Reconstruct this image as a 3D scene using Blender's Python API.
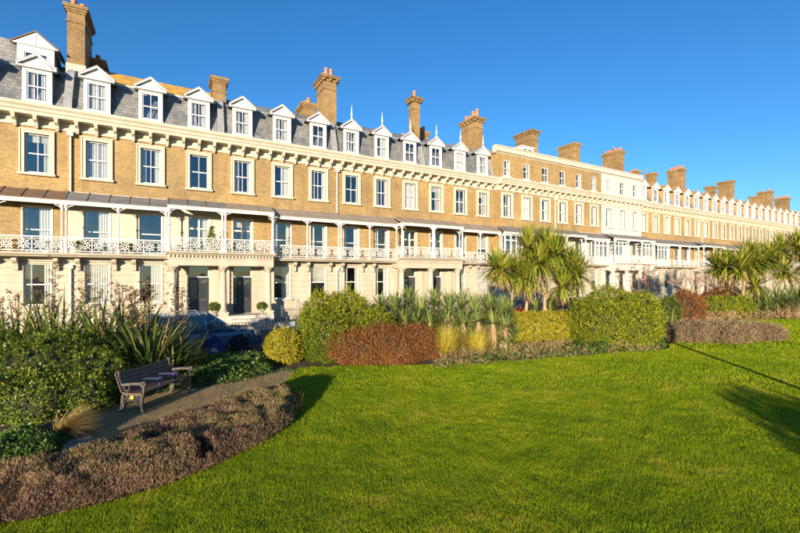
import bpy, math, random
import numpy as np
from mathutils import Vector, Matrix
random.seed(11)
rng = np.random.default_rng(11)
for o in list(bpy.data.objects):
    bpy.data.objects.remove(o)
scene = bpy.context.scene
COL = scene.collection

# ---------------------------------------------------------------- camera
F_PX, W_PX, H_PX = 401.0, 800.0, 533.0          # focal length in photo pixels
YAW = math.atan2(401.0, 710.0)                  # view direction east of the facade normal
CAM_D, CAM_H, HORIZON = 28.1, 3.1, 276.0
cam_data = bpy.data.cameras.new('camera')
cam = bpy.data.objects.new('camera', cam_data)
COL.objects.link(cam)
cam.location = (0, -CAM_D, CAM_H)
cam.rotation_euler = (math.pi / 2, 0, -YAW)
cam_data.sensor_width = 36.0
cam_data.lens = 36.0 * F_PX / W_PX
cam_data.shift_y = (HORIZON - H_PX / 2) / W_PX
cam_data.clip_end = 3000
scene.camera = cam
scene.render.resolution_x, scene.render.resolution_y = 1024, 682

# ---------------------------------------------------------------- sky and sun
SUN_ELEV = math.radians(7.8)
SUN_DIR = Vector((0.681, 0.763, 0)).normalized()      # where the light travels, seen from above
world = bpy.data.worlds.new('World')
scene.world = world
world.use_nodes = True
wn = world.node_tree
wn.nodes.clear()
w_out = wn.nodes.new('ShaderNodeOutputWorld')
w_bg = wn.nodes.new('ShaderNodeBackground')
w_sky = wn.nodes.new('ShaderNodeTexSky')
w_sky.sky_type = 'NISHITA'
w_sky.sun_disc = False
w_sky.sun_elevation = SUN_ELEV
w_sky.sun_rotation = math.atan2(-SUN_DIR.x, -SUN_DIR.y)
w_sky.air_density = 1.0
w_sky.dust_density = 0.05
w_sky.ozone_density = 4.2
w_hs = wn.nodes.new('ShaderNodeHueSaturation')
w_hs.inputs['Saturation'].default_value = 1.11
w_hs.inputs['Hue'].default_value = 0.503
w_hs.inputs['Value'].default_value = 1.0
wn.links.new(w_sky.outputs[0], w_hs.inputs['Color'])
wn.links.new(w_hs.outputs[0], w_bg.inputs['Color'])
wn.links.new(w_bg.outputs[0], w_out.inputs['Surface'])
w_bg.inputs['Strength'].default_value = 0.102
sun_data = bpy.data.lights.new('sun', 'SUN')
sun = bpy.data.objects.new('sun', sun_data)
COL.objects.link(sun)
sun_data.energy = 4.7
sun_data.angle = math.radians(0.5)
sun_data.color = (1.0, 0.83, 0.62)
light_dir = Vector((SUN_DIR.x * math.cos(SUN_ELEV), SUN_DIR.y * math.cos(SUN_ELEV), -math.sin(SUN_ELEV)))
sun.rotation_euler = light_dir.to_track_quat('-Z', 'Y').to_euler()
sun.location = (-30, -50, 30)
scene.view_settings.view_transform = 'Standard'
scene.view_settings.look = 'None'
scene.view_settings.exposure = 1.38
scene.view_settings.gamma = 1.0
scene.view_settings.use_curve_mapping = False
scene.render.engine = 'CYCLES'

# ---------------------------------------------------------------- helpers
FWD = (math.sin(YAW), math.cos(YAW))
RGT = (math.cos(YAW), -math.sin(YAW))
def G(px, py, z=0.0):
    """photo pixel on the level z -> world (x, y)"""
    t = (CAM_H - z) * F_PX / (py - HORIZON)
    u = (px - 400.0) / F_PX
    return (t * (FWD[0] + RGT[0] * u), t * (FWD[1] + RGT[1] * u) - CAM_D)
def ZP(px, Z):
    """photo column at a given depth -> world (x, y)"""
    u = (px - 400.0) / F_PX
    return (Z * (FWD[0] + RGT[0] * u), Z * (FWD[1] + RGT[1] * u) - CAM_D)
def HZ(py, Z):
    """height of a photo row at depth Z"""
    return CAM_H + (HORIZON - py) / F_PX * Z
def depth_of(x, y):
    return x * FWD[0] + (y + CAM_D) * FWD[1]

class MB:
    def __init__(s):
        s.v = []; s.f = []
    def box(s, x0, x1, y0, y1, z0, z1):
        n = len(s.v)
        s.v += [(x0,y0,z0),(x1,y0,z0),(x1,y1,z0),(x0,y1,z0),(x0,y0,z1),(x1,y0,z1),(x1,y1,z1),(x0,y1,z1)]
        s.f += [(n,n+3,n+2,n+1),(n+4,n+5,n+6,n+7),(n,n+1,n+5,n+4),(n+1,n+2,n+6,n+5),(n+2,n+3,n+7,n+6),(n+3,n,n+4,n+7)]
        return s
    def extrude(s, poly, axis, a, b):
        """closed 2D polygon extruded along axis: 'x' -> poly is (y,z); 'y' -> (x,z); 'z' -> (x,y)"""
        n = len(s.v); k = len(poly)
        for c in (a, b):
            for p, q in poly:
                s.v.append((c,p,q) if axis == 'x' else (p,c,q) if axis == 'y' else (p,q,c))
        s.f.append(tuple(range(n, n+k))[::-1]); s.f.append(tuple(range(n+k, n+2*k)))
        for i in range(k):
            j = (i+1) % k
            s.f.append((n+i, n+j, n+k+j, n+k+i))
        return s
    def lathe(s, prof, n=12, c=(0,0,0)):
        b = len(s.v); k = len(prof)
        for i in range(n):
            a = 2*math.pi*i/n
            for r, z in prof:
                s.v.append((c[0]+r*math.cos(a), c[1]+r*math.sin(a), c[2]+z))
        for i in range(n):
            j = (i+1) % n
            for m in range(k-1):
                s.f.append((b+i*k+m, b+j*k+m, b+j*k+m+1, b+i*k+m+1))
        s.f.append(tuple(b+i*k for i in range(n))[::-1]); s.f.append(tuple(b+i*k+k-1 for i in range(n)))
        return s
    def tube(s, pts, rad, n=7):
        """tapered tube through points"""
        b = len(s.v); k = len(pts)
        P = [Vector(p) for p in pts]
        if not hasattr(rad, '__len__'): rad = [rad]*k
        for i in range(k):
            d = (P[min(i+1,k-1)] - P[max(i-1,0)]).normalized()
            up = Vector((0,0,1)) if abs(d.z) < .9 else Vector((1,0,0))
            e = d.cross(up).normalized(); g = d.cross(e)
            for j in range(n):
                a = 2*math.pi*j/n
                s.v.append(tuple(P[i] + (e*math.cos(a) + g*math.sin(a))*rad[i]))
        for i in range(k-1):
            for j in range(n):
                q = (j+1) % n
                s.f.append((b+i*n+j, b+i*n+q, b+(i+1)*n+q, b+(i+1)*n+j))
        s.f.append(tuple(range(b, b+n))); s.f.append(tuple(range(b+(k-1)*n, b+k*n))[::-1])
        return s
    def bar(s, p, q, w, d, nrm=(0,1,0)):
        """rectangular bar from p to q, width w in the plane across nrm, depth d along nrm"""
        p, q, m = Vector(p), Vector(q), Vector(nrm).normalized()
        a = (q-p).normalized(); e = a.cross(m).normalized()*w/2; m = m*d/2
        n = len(s.v)
        for c in (p, q):
            s.v += [tuple(c-e-m), tuple(c+e-m), tuple(c+e+m), tuple(c-e+m)]
        s.f += [(n,n+1,n+2,n+3),(n+7,n+6,n+5,n+4),(n,n+4,n+5,n+1),(n+1,n+5,n+6,n+2),(n+2,n+6,n+7,n+3),(n+3,n+7,n+4,n)]
        return s
    def faces(s, vs, fs):
        n = len(s.v); s.v += [tuple(v) for v in vs]; s.f += [tuple(n+i for i in f) for f in fs]
        return s
    def mesh(s, name, m=None, smooth=False):
        me = bpy.data.meshes.new(name)
        me.from_pydata(s.v, [], s.f)
        if smooth:
            me.polygons.foreach_set('use_smooth', [True]*len(me.polygons))
        if m is not None: me.materials.append(m)
        me.update()
        return me

def link(name, data, parent=None, loc=(0,0,0), rotz=0.0, scale=None):
    o = bpy.data.objects.new(name, data)
    COL.objects.link(o)
    o.location = loc
    if rotz: o.rotation_euler = (0,0,rotz)
    if scale: o.scale = scale
    if parent is not None: o.parent = parent
    return o
def part(name, mb, m, parent, loc=(0,0,0), rotz=0.0, smooth=False):
    return link(name, mb.mesh(name, m, smooth), parent, loc, rotz)
CACHE = {}
def shared(key, name, build, m, smooth=False):
    k = (key, m.name)
    if k not in CACHE:
        CACHE[k] = build().mesh(name, m, smooth)
    return CACHE[k]
def thing(name, label, cat, loc=(0,0,0), rotz=0.0, group=None):
    o = link(name, None, None, loc, rotz)
    o.empty_display_size = .3
    return tag(o, label, cat, group)
def tag(o, label=None, cat=None, group=None, kind=None):
    if label: o['label'] = label
    if cat: o['category'] = cat
    if group: o['group'] = group
    if kind: o['kind'] = kind
    return o

def np_mesh(name, V, Fq, m, rnd=None, smooth=False):
    """fast mesh: V (N,3), Fq (M,k) all faces with k corners, rnd (M,) per-face random value"""
    me = bpy.data.meshes.new(name)
    V = np.ascontiguousarray(V, dtype=np.float32); Fq = np.ascontiguousarray(Fq, dtype=np.int32)
    M, k = Fq.shape
    me.vertices.add(len(V)); me.vertices.foreach_set('co', V.ravel())
    me.loops.add(M*k); me.loops.foreach_set('vertex_index', Fq.ravel())
    me.polygons.add(M); me.polygons.foreach_set('loop_start', np.arange(0, M*k, k, dtype=np.int32))
    if rnd is not None:
        a = me.attributes.new('rnd', 'FLOAT', 'FACE'); a.data.foreach_set('value', np.ascontiguousarray(rnd, dtype=np.float32))
    if smooth: me.polygons.foreach_set('use_smooth', np.ones(M, dtype=bool))
    me.materials.append(m)
    me.update(calc_edges=True)
    me.validate()
    return me

# ---------------------------------------------------------------- materials
def new_mat(name):
    m = bpy.data.materials.new(name); m.use_nodes = True
    nt = m.node_tree
    return m, nt, nt.nodes['Principled BSDF'], nt.nodes['Material Output']
def ramp(nt, stops):
    r = nt.nodes.new('ShaderNodeValToRGB')
    els = r.color_ramp.elements
    while len(els) < len(stops): els.new(0.5)
    for e, (p, c) in zip(els, stops):
        e.position = p; e.color = (*c, 1)
    return r
def pos_node(nt, obj=False):
    if obj:
        return nt.nodes.new('ShaderNodeTexCoord').outputs['Object']
    return nt.nodes.new('ShaderNodeNewGeometry').outputs['Position']
def noise(nt, vec, scale, detail=4, rough=.55):
    n = nt.nodes.new('ShaderNodeTexNoise')
    n.inputs['Scale'].default_value = scale; n.inputs['Detail'].default_value = detail; n.inputs['Roughness'].default_value = rough
    nt.links.new(vec, n.inputs['Vector'])
    return n.outputs['Fac']
def bump(nt, bsdf, fac, strength, dist):
    b = nt.nodes.new('ShaderNodeBump')
    b.inputs['Strength'].default_value = strength; b.inputs['Distance'].default_value = dist
    nt.links.new(fac, b.inputs['Height']); nt.links.new(b.outputs[0], bsdf.inputs['Normal'])
def mixc(nt, fac, a, b, mode='MIX'):
    x = nt.nodes.new('ShaderNodeMix'); x.data_type = 'RGBA'; x.blend_type = mode
    if isinstance(fac, float): x.inputs[0].default_value = fac
    else: nt.links.new(fac, x.inputs[0])
    for s, i in ((a, 6), (b, 7)):
        if isinstance(s, tuple): x.inputs[i].default_value = (*s, 1)
        else: nt.links.new(s, x.inputs[i])
    return x.outputs[2]
def plain(name, c1, c2, scale=3.0, rough=.6, bmp=0.0, bscale=40, metallic=0.0, dist=.01, streak=False):
    """two-tone noise material"""
    m, nt, b, _ = new_mat(name)
    p = pos_node(nt)
    if streak:
        mp = nt.nodes.new('ShaderNodeMapping'); mp.inputs['Scale'].default_value = (1, 1, .18)
        nt.links.new(p, mp.inputs['Vector']); q = mp.outputs[0]
    else: q = p
    f = noise(nt, q, scale, 6, .6)
    r = ramp(nt, [(.3, c1), (.7, c2)])
    nt.links.new(f, r.inputs[0]); nt.links.new(r.outputs[0], b.inputs['Base Color'])
    b.inputs['Roughness'].default_value = rough; b.inputs['Metallic'].default_value = metallic
    if bmp: bump(nt, b, noise(nt, p, bscale, 3), bmp, dist)
    return m
def brickwork(name, c1, c2, mortar, w=.235, h=.078, msize=.011, weather=(.75, 1.1), rough=.85):
    m, nt, b, _ = new_mat(name)
    p = pos_node(nt)
    sp = nt.nodes.new('ShaderNodeSeparateXYZ'); nt.links.new(p, sp.inputs[0])
    ad = nt.nodes.new('ShaderNodeMath'); ad.operation = 'ADD'
    nt.links.new(sp.outputs[0], ad.inputs[0]); nt.links.new(sp.outputs[1], ad.inputs[1])
    cb = nt.nodes.new('ShaderNodeCombineXYZ'); nt.links.new(ad.outputs[0], cb.inputs[0]); nt.links.new(sp.outputs[2], cb.inputs[1])
    t = nt.nodes.new('ShaderNodeTexBrick')
    t.inputs['Scale'].default_value = 1.0; t.inputs['Brick Width'].default_value = w; t.inputs['Row Height'].default_value = h
    t.inputs['Mortar Size'].default_value = msize; t.inputs['Bias'].default_value = -.1
    t.inputs['Color1'].default_value = (*c1, 1); t.inputs['Color2'].default_value = (*c2, 1); t.inputs['Mortar'].default_value = (*mortar, 1)
    nt.links.new(cb.outputs[0], t.inputs['Vector'])
    big = ramp(nt, [(.3, (weather[0],)*3), (.7, (weather[1],)*3)])
    nt.links.new(noise(nt, p, .9, 6, .65), big.inputs[0])
    c = mixc(nt, 1.0, t.outputs['Color'], big.outputs[0], 'MULTIPLY')
    sm = ramp(nt, [(.25, (.72, .70, .66)), (.75, (1.2, 1.16, 1.08))])
    nt.links.new(noise(nt, p, 7.5, 3, .7), sm.inputs[0])
    c = mixc(nt, 1.0, c, sm.outputs[0], 'MULTIPLY')
    hs = ramp(nt, [(.35, (.84,.84,.86)), (.65, (1.10,1.09,1.04))])
    nt.links.new(noise(nt, p, .16, 2, .5), hs.inputs[0])
    c = mixc(nt, 1.0, c, hs.outputs[0], 'MULTIPLY')
    mp = nt.nodes.new('ShaderNodeMapping'); mp.inputs['Scale'].default_value = (2.2, 2.2, .22)
    nt.links.new(p, mp.inputs['Vector'])
    sk = ramp(nt, [(.32, (.72,.70,.68)), (.48, (1,1,1))])
    nt.links.new(noise(nt, mp.outputs[0], 1.0, 5, .65), sk.inputs[0])
    c = mixc(nt, .7, c, sk.outputs[0], 'MULTIPLY')
    nt.links.new(c, b.inputs['Base Color'])
    b.inputs['Roughness'].default_value = rough
    bump(nt, b, t.outputs['Fac'], -.5, .01)
    return m
def foliage(name, stops, trans=.3, rough=.5, tcol=None, spec=.35):
    m, nt, b, out = new_mat(name)
    a = nt.nodes.new('ShaderNodeAttribute'); a.attribute_name = 'rnd'
    r = ramp(nt, stops)
    nt.links.new(a.outputs['Fac'], r.inputs[0])
    nt.links.new(r.outputs[0], b.inputs['Base Color'])
    b.inputs['Roughness'].default_value = rough
    b.inputs['Specular IOR Level'].default_value = spec
    if trans > 0:
        t = nt.nodes.new('ShaderNodeBsdfTranslucent')
        nt.links.new(r.outputs[0], t.inputs['Color'])
        mx = nt.nodes.new('ShaderNodeMixShader'); mx.inputs[0].default_value = trans
        nt.links.new(b.outputs[0], mx.inputs[1]); nt.links.new(t.outputs[0], mx.inputs[2])
        nt.links.new(mx.outputs[0], out.inputs['Surface'])
    return m

BRICK = brickwork('yellow_stock_brick', (.315,.215,.088), (.215,.14,.054), (.33,.25,.13))
BRICK_CH = brickwork('chimney_brick', (.30,.19,.075), (.20,.125,.05), (.25,.185,.10), weather=(.6, 1.1))
STUCCO = plain('cream_stucco', (.39,.35,.265), (.48,.44,.35), 1.6, .8, .15, 30, streak=True)
STUCCO_G = plain('pale_stucco', (.325,.285,.215), (.415,.375,.295), 1.5, .8, .15, 30, streak=True)
STUCCO_W = plain('white_stucco', (.42,.38,.335), (.50,.46,.41), 1.4, .75, .1, 30, streak=True)
WHITE = plain('white_paint', (.52,.50,.47), (.62,.60,.57), 5, .4)
CREAMP = plain('cream_paint', (.50,.45,.36), (.58,.52,.43), 5, .5)
SLATE = brickwork('roof_slate', (.145,.16,.185), (.235,.245,.26), (.07,.075,.085), .3, .2, .012, (.62, 1.25), .55)
SLATE_B = brickwork('roof_slate_weathered', (.17,.155,.14), (.25,.23,.205), (.09,.085,.08), .3, .2, .012, (.6, 1.25), .65)
LEAD = plain('lead_sheet', (.17,.18,.19), (.27,.28,.29), 4, .5, .1, 20)
LICHEN = plain('lichen_tiles', (.20,.14,.06), (.58,.32,.025), 3.2, .9, .4, 25)
TILE_TAN = plain('tan_tiles', (.28,.17,.08), (.40,.26,.13), 4, .85, .4, 25)
COPPER = plain('brown_copper', (.085,.055,.04), (.15,.095,.065), 3, .5)
CANOPY = plain('grey_canopy', (.105,.108,.115), (.16,.16,.165), 2, .55, .2, 20)
CANOPY_B = plain('weathered_canopy', (.17,.145,.12), (.25,.215,.18), 2.2, .7, .2, 20)
TERRA = plain('terracotta', (.42,.13,.055), (.58,.21,.09), 9, .7, .1, 30)
DARKDOOR = plain('black_door_paint', (.022,.024,.03), (.045,.047,.055), 3, .3)
IRON = plain('black_iron', (.018,.02,.024), (.035,.037,.042), 6, .45)
STONE = plain('step_stone', (.30,.275,.235), (.46,.42,.36), 3, .8, .3, 30)
ROOM = plain('room_interior', (.09,.085,.08), (.17,.16,.145), .7, .9)
CURTAIN = plain('curtain_cloth', (.42,.40,.35), (.54,.52,.47), 8, .9)
BLIND = plain('roller_blind', (.34,.32,.26), (.43,.41,.34), 3, .9)
REDCLOTH = plain('red_curtain', (.35,.02,.02), (.45,.035,.03), 5, .8)
BRASS = plain('brass', (.55,.38,.12), (.68,.5,.18), 8, .3, metallic=1.0)
def glass_mat():
    m, nt, b, out = new_mat('window_glass')
    nt.nodes.remove(b)
    g = nt.nodes.new('ShaderNodeBsdfGlossy'); g.inputs['Roughness'].default_value = .015; g.inputs['Color'].default_value = (.93,.96,1,1)
    t = nt.nodes.new('ShaderNodeBsdfTransparent'); t.inputs['Color'].default_value = (.86,.9,.92,1)
    lw = nt.nodes.new('ShaderNodeLayerWeight'); lw.inputs['Blend'].default_value = .5
    pw = nt.nodes.new('ShaderNodeMath'); pw.operation = 'POWER'; pw.inputs[1].default_value = 3.5
    nt.links.new(lw.outputs['Facing'], pw.inputs[0])
    fr = nt.nodes.new('ShaderNodeMath'); fr.operation = 'MULTIPLY_ADD'; fr.inputs[1].default_value = .8; fr.inputs[2].default_value = .15
    nt.links.new(pw.outputs[0], fr.inputs[0])
    n = noise(nt, pos_node(nt), 1.6, 1)
    bp = nt.nodes.new('ShaderNodeBump'); bp.inputs['Strength'].default_value = .25; bp.inputs['Distance'].default_value = .03
    nt.links.new(n, bp.inputs['Height']); nt.links.new(bp.outputs[0], g.inputs['Normal'])
    mx = nt.nodes.new('ShaderNodeMixShader')
    nt.links.new(fr.outputs[0], mx.inputs[0]); nt.links.new(t.outputs[0], mx.inputs[1]); nt.links.new(g.outputs[0], mx.inputs[2])
    nt.links.new(mx.outputs[0], out.inputs['Surface'])
    return m
GLASS = glass_mat()

# ================================================================ the terrace
BAY, X0 = 2.57, -6.32
HB = 3 * BAY
Z_SLAB0, Z_SLAB, Z_PORT = 4.12, 4.35, 4.55
Z_CAN, Z_EAVE, Z_CORN = 7.72, 7.08, 12.08

def wall_with_holes(mb, x0, x1, z0, z1, holes, y0=0.0, y1=.34):
    """solid wall built from boxes round rectangular openings (hx0,hx1,hz0,hz1)"""
    zs = sorted({z0, z1, *[min(max(h[2], z0), z1) for h in holes], *[min(max(h[3], z0), z1) for h in holes]})
    for a, b in zip(zs, zs[1:]):
        if b - a < 1e-4: continue
        cut = sorted([(h[0], h[1]) for h in holes if h[2] < b - 1e-4 and h[3] > a + 1e-4])
        x = x0
        for c, d in cut:
            if c - x > 1e-4: mb.box(x, c, y0, y1, a, b)
            x = max(x, d)
        if x1 - x > 1e-4: mb.box(x, x1, y0, y1, a, b)

def sash_mesh(w, h, mid=True, vbar=True, dv=0):
    def b():
        s = MB(); t = .055
        s.box(-w/2, -w/2+t, .10, .16, 0, h); s.box(w/2-t, w/2, .10, .16, 0, h)
        s.box(-w/2+t, w/2-t, .10, .16, 0, t*1.5); s.box(-w/2+t, w/2-t, .10, .16, h-t, h)
        if mid: s.box(-w/2+t, w/2-t, .098, .158, h/2-.03, h/2+.03)
        if vbar: s.box(-.015, .015, .112, .15, t, h-t)
        return s
    return shared(('sash', w, h, mid, vbar), 'sash', b, WHITE)
def pane_mesh(w, h):
    return shared(('pane', w, h), 'pane', lambda: MB().faces([(-w/2+.04,.13,.05),(w/2-.04,.13,.05),(w/2-.04,.13,h-.04),(-w/2+.04,.13,h-.04)],[(0,1,2,3)]), GLASS)
def cloth(seed, w, h):
    """curtains or blind behind the glass; several variants"""
    k = (seed*5 + seed//3) % 7
    def folds(s, xa, xb, za, zb, y=.24, n=None):
        n = n or max(6, int((xb-xa)/.035))
        vs = []; fs = []
        for i in range(n+1):
            x = xa + (xb-xa)*i/n; yy = y + .022*math.sin(i*1.9 + seed)
            vs += [(x, yy, za), (x, yy, zb)]
        for i in range(n): fs.append((2*i, 2*i+2, 2*i+3, 2*i+1))
        s.faces(vs, fs)
    def b():
        s = MB()
        if k in (0, 4): folds(s, -w/2, -w/2+.3, .02, h); folds(s, w/2-.32, w/2, .02, h)
        elif k == 1: folds(s, -w/2, w/2, h*(.08 if seed % 2 else .5), h, n=4)
        elif k == 2: folds(s, w/2-.55, w/2, .02, h); folds(s, -w/2, -w/2+.12, .02, h)
        elif k == 3: folds(s, -w/2, w/2, .02, h)
        elif k == 5: folds(s, -w/2, w/2, h*.8, h, n=4); folds(s, w/2-.3, w/2, .02, h, .27)
        else: folds(s, -w/2, -w/2+.34, .02, h); folds(s, w/2-.2, w/2, .02, h*.98)
        return s
    return shared(('cloth', k, seed % 2, w, h), 'curtain', b, BLIND if k in (1, 5) else CURTAIN)

def window(parent, x, z0, w, h, style, seed, m_arch=None, y=0.0, name='window'):
    """style 'arch' raised architrave, 'plain' reveal with sill"""
    m_arch = m_arch or STUCCO
    def b():
        s = MB()
        if style == 'arch':
            a = .20
            for sx in (-1, 1):
                xa, xb = sorted((sx*(w/2), sx*(w/2+a)))
                s.box(xa, xb, -.06, .10, -.02, h+a)
                xo, xp = sorted((sx*(w/2+a-.05), sx*(w/2+a+.012)))
                s.box(xo, xp, -.095, .08, -.02, h+a+.02)
            s.box(-w/2, w/2, -.06, .10, h, h+a); s.box(-w/2-a, w/2+a, -.1, .08, h+a-.045, h+a+.022)
            s.box(-w/2-a-.06, w/2+a+.06, -.16, .10, -.14, -.02)
        else:
            a = .07
            for sx in (-1, 1):
                xa, xb = sorted((sx*(w/2-.004), sx*(w/2+a)))
                s.box(xa, xb, -.025, .12, 0, h+a)
            s.box(-w/2, w/2, -.025, .12, h, h+a)
            s.box(-w/2-a-.06, w/2+a+.06, -.14, .12, -.12, 0)
        return s
    o = link(name, shared(('surround', style, w, h), 'window', b, m_arch), parent, (x, y, z0))
    link('sash', sash_mesh(w, h, True, style == 'arch'), o)
    pn = link('pane', pane_mesh(w, h), o)
    pn.rotation_euler = (random.uniform(-.012, .012), 0, random.uniform(-.02, .02))
    if seed is not None and seed % 9 != 6:
        link('curtain', cloth(seed, w, h), o)
    return o

def french(parent, x, z0, w, h, seed):
    def b():
        s = MB()
        for xa, xb in ((-w/2, -w/2+.07), (-.05, .05), (w/2-.07, w/2)): s.box(xa, xb, .06, .14, 0, h)
        for za, zb in ((0, .28), (h*.68, h*.68+.1), (h-.07, h)):
            s.box(-w/2+.07, -.05, .06, .14, za, zb); s.box(.05, w/2-.07, .06, .14, za, zb)
        s.box(-w/2-.1, -w/2, -.03, .12, 0, h+.1); s.box(w/2, w/2+.1, -.03, .12, 0, h+.1); s.box(-w/2, w/2, -.03, .12, h, h+.1)
        return s
    o = link('french_window', shared(('french', w, h), 'french_window', b, CREAMP), parent, (x, 0, z0))
    link('pane', pane_mesh(w, h), o)
    if seed % 2: link('curtain', cloth(seed, w, h), o)

def front_door(parent, x, z0, w=1.15, h=2.35):
    def b():
        s = MB()
        for sx in (-1, 1):
            xa, xb = sorted((sx*.008, sx*w/2))
            s.box(xa, xb, .16, .20, 0, h)
            for za, zb in ((.12, .55), (.62, .86)):
                s.box(xa+.08, xb-.08, .135, .165, za, zb)
            s.box(xa+.05, xa+.09, .13, .165, .95, h-.1); s.box(xb-.09, xb-.05, .13, .165, .95, h-.1)
            s.box(xa+.09, xb-.09, .13, .165, h-.16, h-.1); s.box(xa+.09, xb-.09, .13, .165, .95, 1.0)
        return s
    d = link('front_door', shared(('door', w, h), 'front_door', b, DARKDOOR), parent, (x, 0, z0))
    link('pane', shared(('doorpane', w), 'pane', lambda: MB().faces([(-w/2+.1,.15,1.0),(-.1,.15,1.0),(-.1,.15,h-.16),(-w/2+.1,.15,h-.16)],[(0,1,2,3)]).faces([(.1,.15,1.0),(w/2-.1,.15,1.0),(w/2-.1,.15,h-.16),(.1,.15,h-.16)],[(0,1,2,3)]), GLASS), d)
    link('letter_plate', shared('letter', 'letter_plate', lambda: MB().box(.14, .40, .118, .136, .9, .97), BRASS), d)
    link('handle', shared('doorknob', 'handle', lambda: MB().lathe([(.012,0),(.035,.02),(.035,.05),(.01,.07)], 8, (-.07, .12, 1.02)), BRASS, True), d)
    f = link('fanlight', shared(('fan', w), 'fanlight', lambda: MB().box(-w/2, -w/2+.06, .1, .18, .06, .74).box(w/2-.06, w/2, .1, .18, .06, .74).box(-w/2+.06, w/2-.06, .1, .18, .68, .74).box(-w/2, w/2, .08, .2, 0, .06), WHITE), parent, (x, 0, z0+h))
    link('pane', shared(('fanp', w), 'pane', lambda: MB().faces([(-w/2+.05,.135,.05),(w/2-.05,.135,.05),(w/2-.05,.135,.69),(-w/2+.05,.135,.69)],[(0,1,2,3)]), GLASS), f)

def bracket_mesh():
    def b():
        s = MB()
        s.extrude([(-.02,0),(-.10,-.03),(-.20,.05),(-.24,.17),(-.34,.23),(-.46,.27),(-.50,.36),(-.50,.44),(-.02,.44)], 'x', -.075, .075)
        s.box(-.1, .1, -.54, -.02, .44, .5)
        s.box(-.05, .05, -.14, -.02, -.08, 0)
        return s
    return shared('modillion', 'bracket', b, STUCCO)
def console_mesh(m):
    def b():
        s = MB()
        s.extrude([(0,-.30),(-.09,-.30),(-.13,-.22),(-.11,-.10),(-.16,.05),(-.30,.12),(-.40,.20),(-.42,.30),(-.38,.36),(0,.36)], 'x', -.10, .10)
        s.lathe([(.001,-.115),(.085,-.115),(.085,.115),(.001,.115)], 10)
        n = len(s.v) - 40
        s.v[n:] = [(z, -.31+x, .25+y) for x, y, z in s.v[n:]]
        s.box(-.13, .13, -.46, 0, .36, .42)
        return s
    return shared('console', 'console', b, m)

def balustrade_mesh(L, m=None):
    """cast-iron panel: rails, uprights and eight-spoked rosettes"""
    m = m or WHITE
    n = max(1, int(round(L / .64)))
    def b():
        s = MB(); H = .82; p = L / n
        s.box(0, L, -.035, .035, H-.06, H); s.box(0, L, -.025, .025, .06, .10)
        s.box(0, L, -.018, .018, H-.15, H-.125)
        for i in range(n+1):
            if i % 2 == 0: s.box(max(0, i*p-.022), min(L, i*p+.022), -.022, .022, 0, H-.06)
        for i in range(n):
            c = Vector(((i+.5)*p, 0, .405)); R = min(p, .58)/2 - .02
            for k in range(8):
                a = k*math.pi/4
                R2 = R*1.22 if k % 2 else R
                d = Vector((math.cos(a), 0, math.sin(a)))
                s.bar(c+d*.06, c+d*R2, .032, .025)
            for k in range(8):
                a, e = k*math.pi/4, (k+1)*math.pi/4
                s.bar(c+Vector((math.cos(a),0,math.sin(a)))*.085, c+Vector((math.cos(e),0,math.sin(e)))*.085, .045, .03)
                am = (a+e)/2
                s.bar(c+Vector((math.cos(a),0,math.sin(a)))*R*.62, c+Vector((math.cos(am),0,math.sin(am)))*R*.80, .022, .02)
                s.bar(c+Vector((math.cos(am),0,math.sin(am)))*R*.80, c+Vector((math.cos(e),0,math.sin(e)))*R*.62, .022, .02)
        return s
    return shared(('bal', round(L, 3)), 'balustrade_panel', b, m)

def post_mesh(h, r=.045):
    def b():
        s = MB()
        s.lathe([(r*2.2,0),(r*2.2,.12),(r*1.3,.16),(r,.3),(r*.9,h*.6),(r*1.5,h*.62),(r*1.5,h*.64),(r*.85,h*.66),(r*.8,h-.22),(r*1.8,h-.16),(r*1.2,h-.1),(r*2.2,h-.02),(r*2.2,h)], 8)
        for sx in (-1, 1):
            for k in range(4):
                a0, a1 = k*math.pi/8, (k+1)*math.pi/8
                s.bar((sx*(.30-.28*math.cos(a0)), 0, h-.32+.28*math.sin(a0)), (sx*(.30-.28*math.cos(a1)), 0, h-.32+.28*math.sin(a1)), .035, .03)
        return s
    return shared(('post', round(h,2), r), 'canopy_post', b, WHITE)

def column_mesh(m, h=2.85):
    def b():
        s = MB()
        s.box(-.27, .27, -.27, .27, -1.20, -.02); s.box(-.31, .31, -.31, .31, -1.22, -1.0); s.box(-.30, .30, -.30, .30, -.10, 0)
        s.lathe([(.27,0),(.28,.05),(.25,.09),(.22,.11),(.25,.15),(.245,.19),(.205,.22),(.20,.3),(.198,h*.4),(.185,h*.7),(.168,h-.48),(.19,h-.46),(.19,h-.43),(.17,h-.42),(.18,h-.3),(.21,h-.18),(.27,h-.08),(.24,h-.07)], 16)
        for ring, (r, z, q) in enumerate(((.2, h-.40, .2), (.225, h-.27, .19))):
            for k in range(8):
                a = (k + .5*ring)*math.pi/4
                d = Vector((math.cos(a), math.sin(a), 0)); t = Vector((-d.y, d.x, 0))
                p0 = d*r*.85 + Vector((0,0,z)); p1 = d*(r+.03) + Vector((0,0,z+q*.6)); p2 = d*(r+.09) + Vector((0,0,z+q*.85)); p3 = d*(r+.085)+Vector((0,0,z+q*.65))
                s.faces([p0-t*.06,p0+t*.06,p1-t*.055,p1+t*.055,p2-t*.04,p2+t*.04,p3-t*.02,p3+t*.02], [(0,1,3,2),(2,3,5,4),(4,5,7,6)])
        s.box(-.26, .26, -.26, .26, h-.075, h)
        return s
    return shared(('column', h), 'column', b, m, False)

MROOF = [(0.02,12.12),(.88,14.42),(.98,14.50)]
def roof_z(y):
    if y < .88: return 12.12 + (y-.02)/.86*2.3
    return 14.45 + (y-.9)*.56

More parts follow.
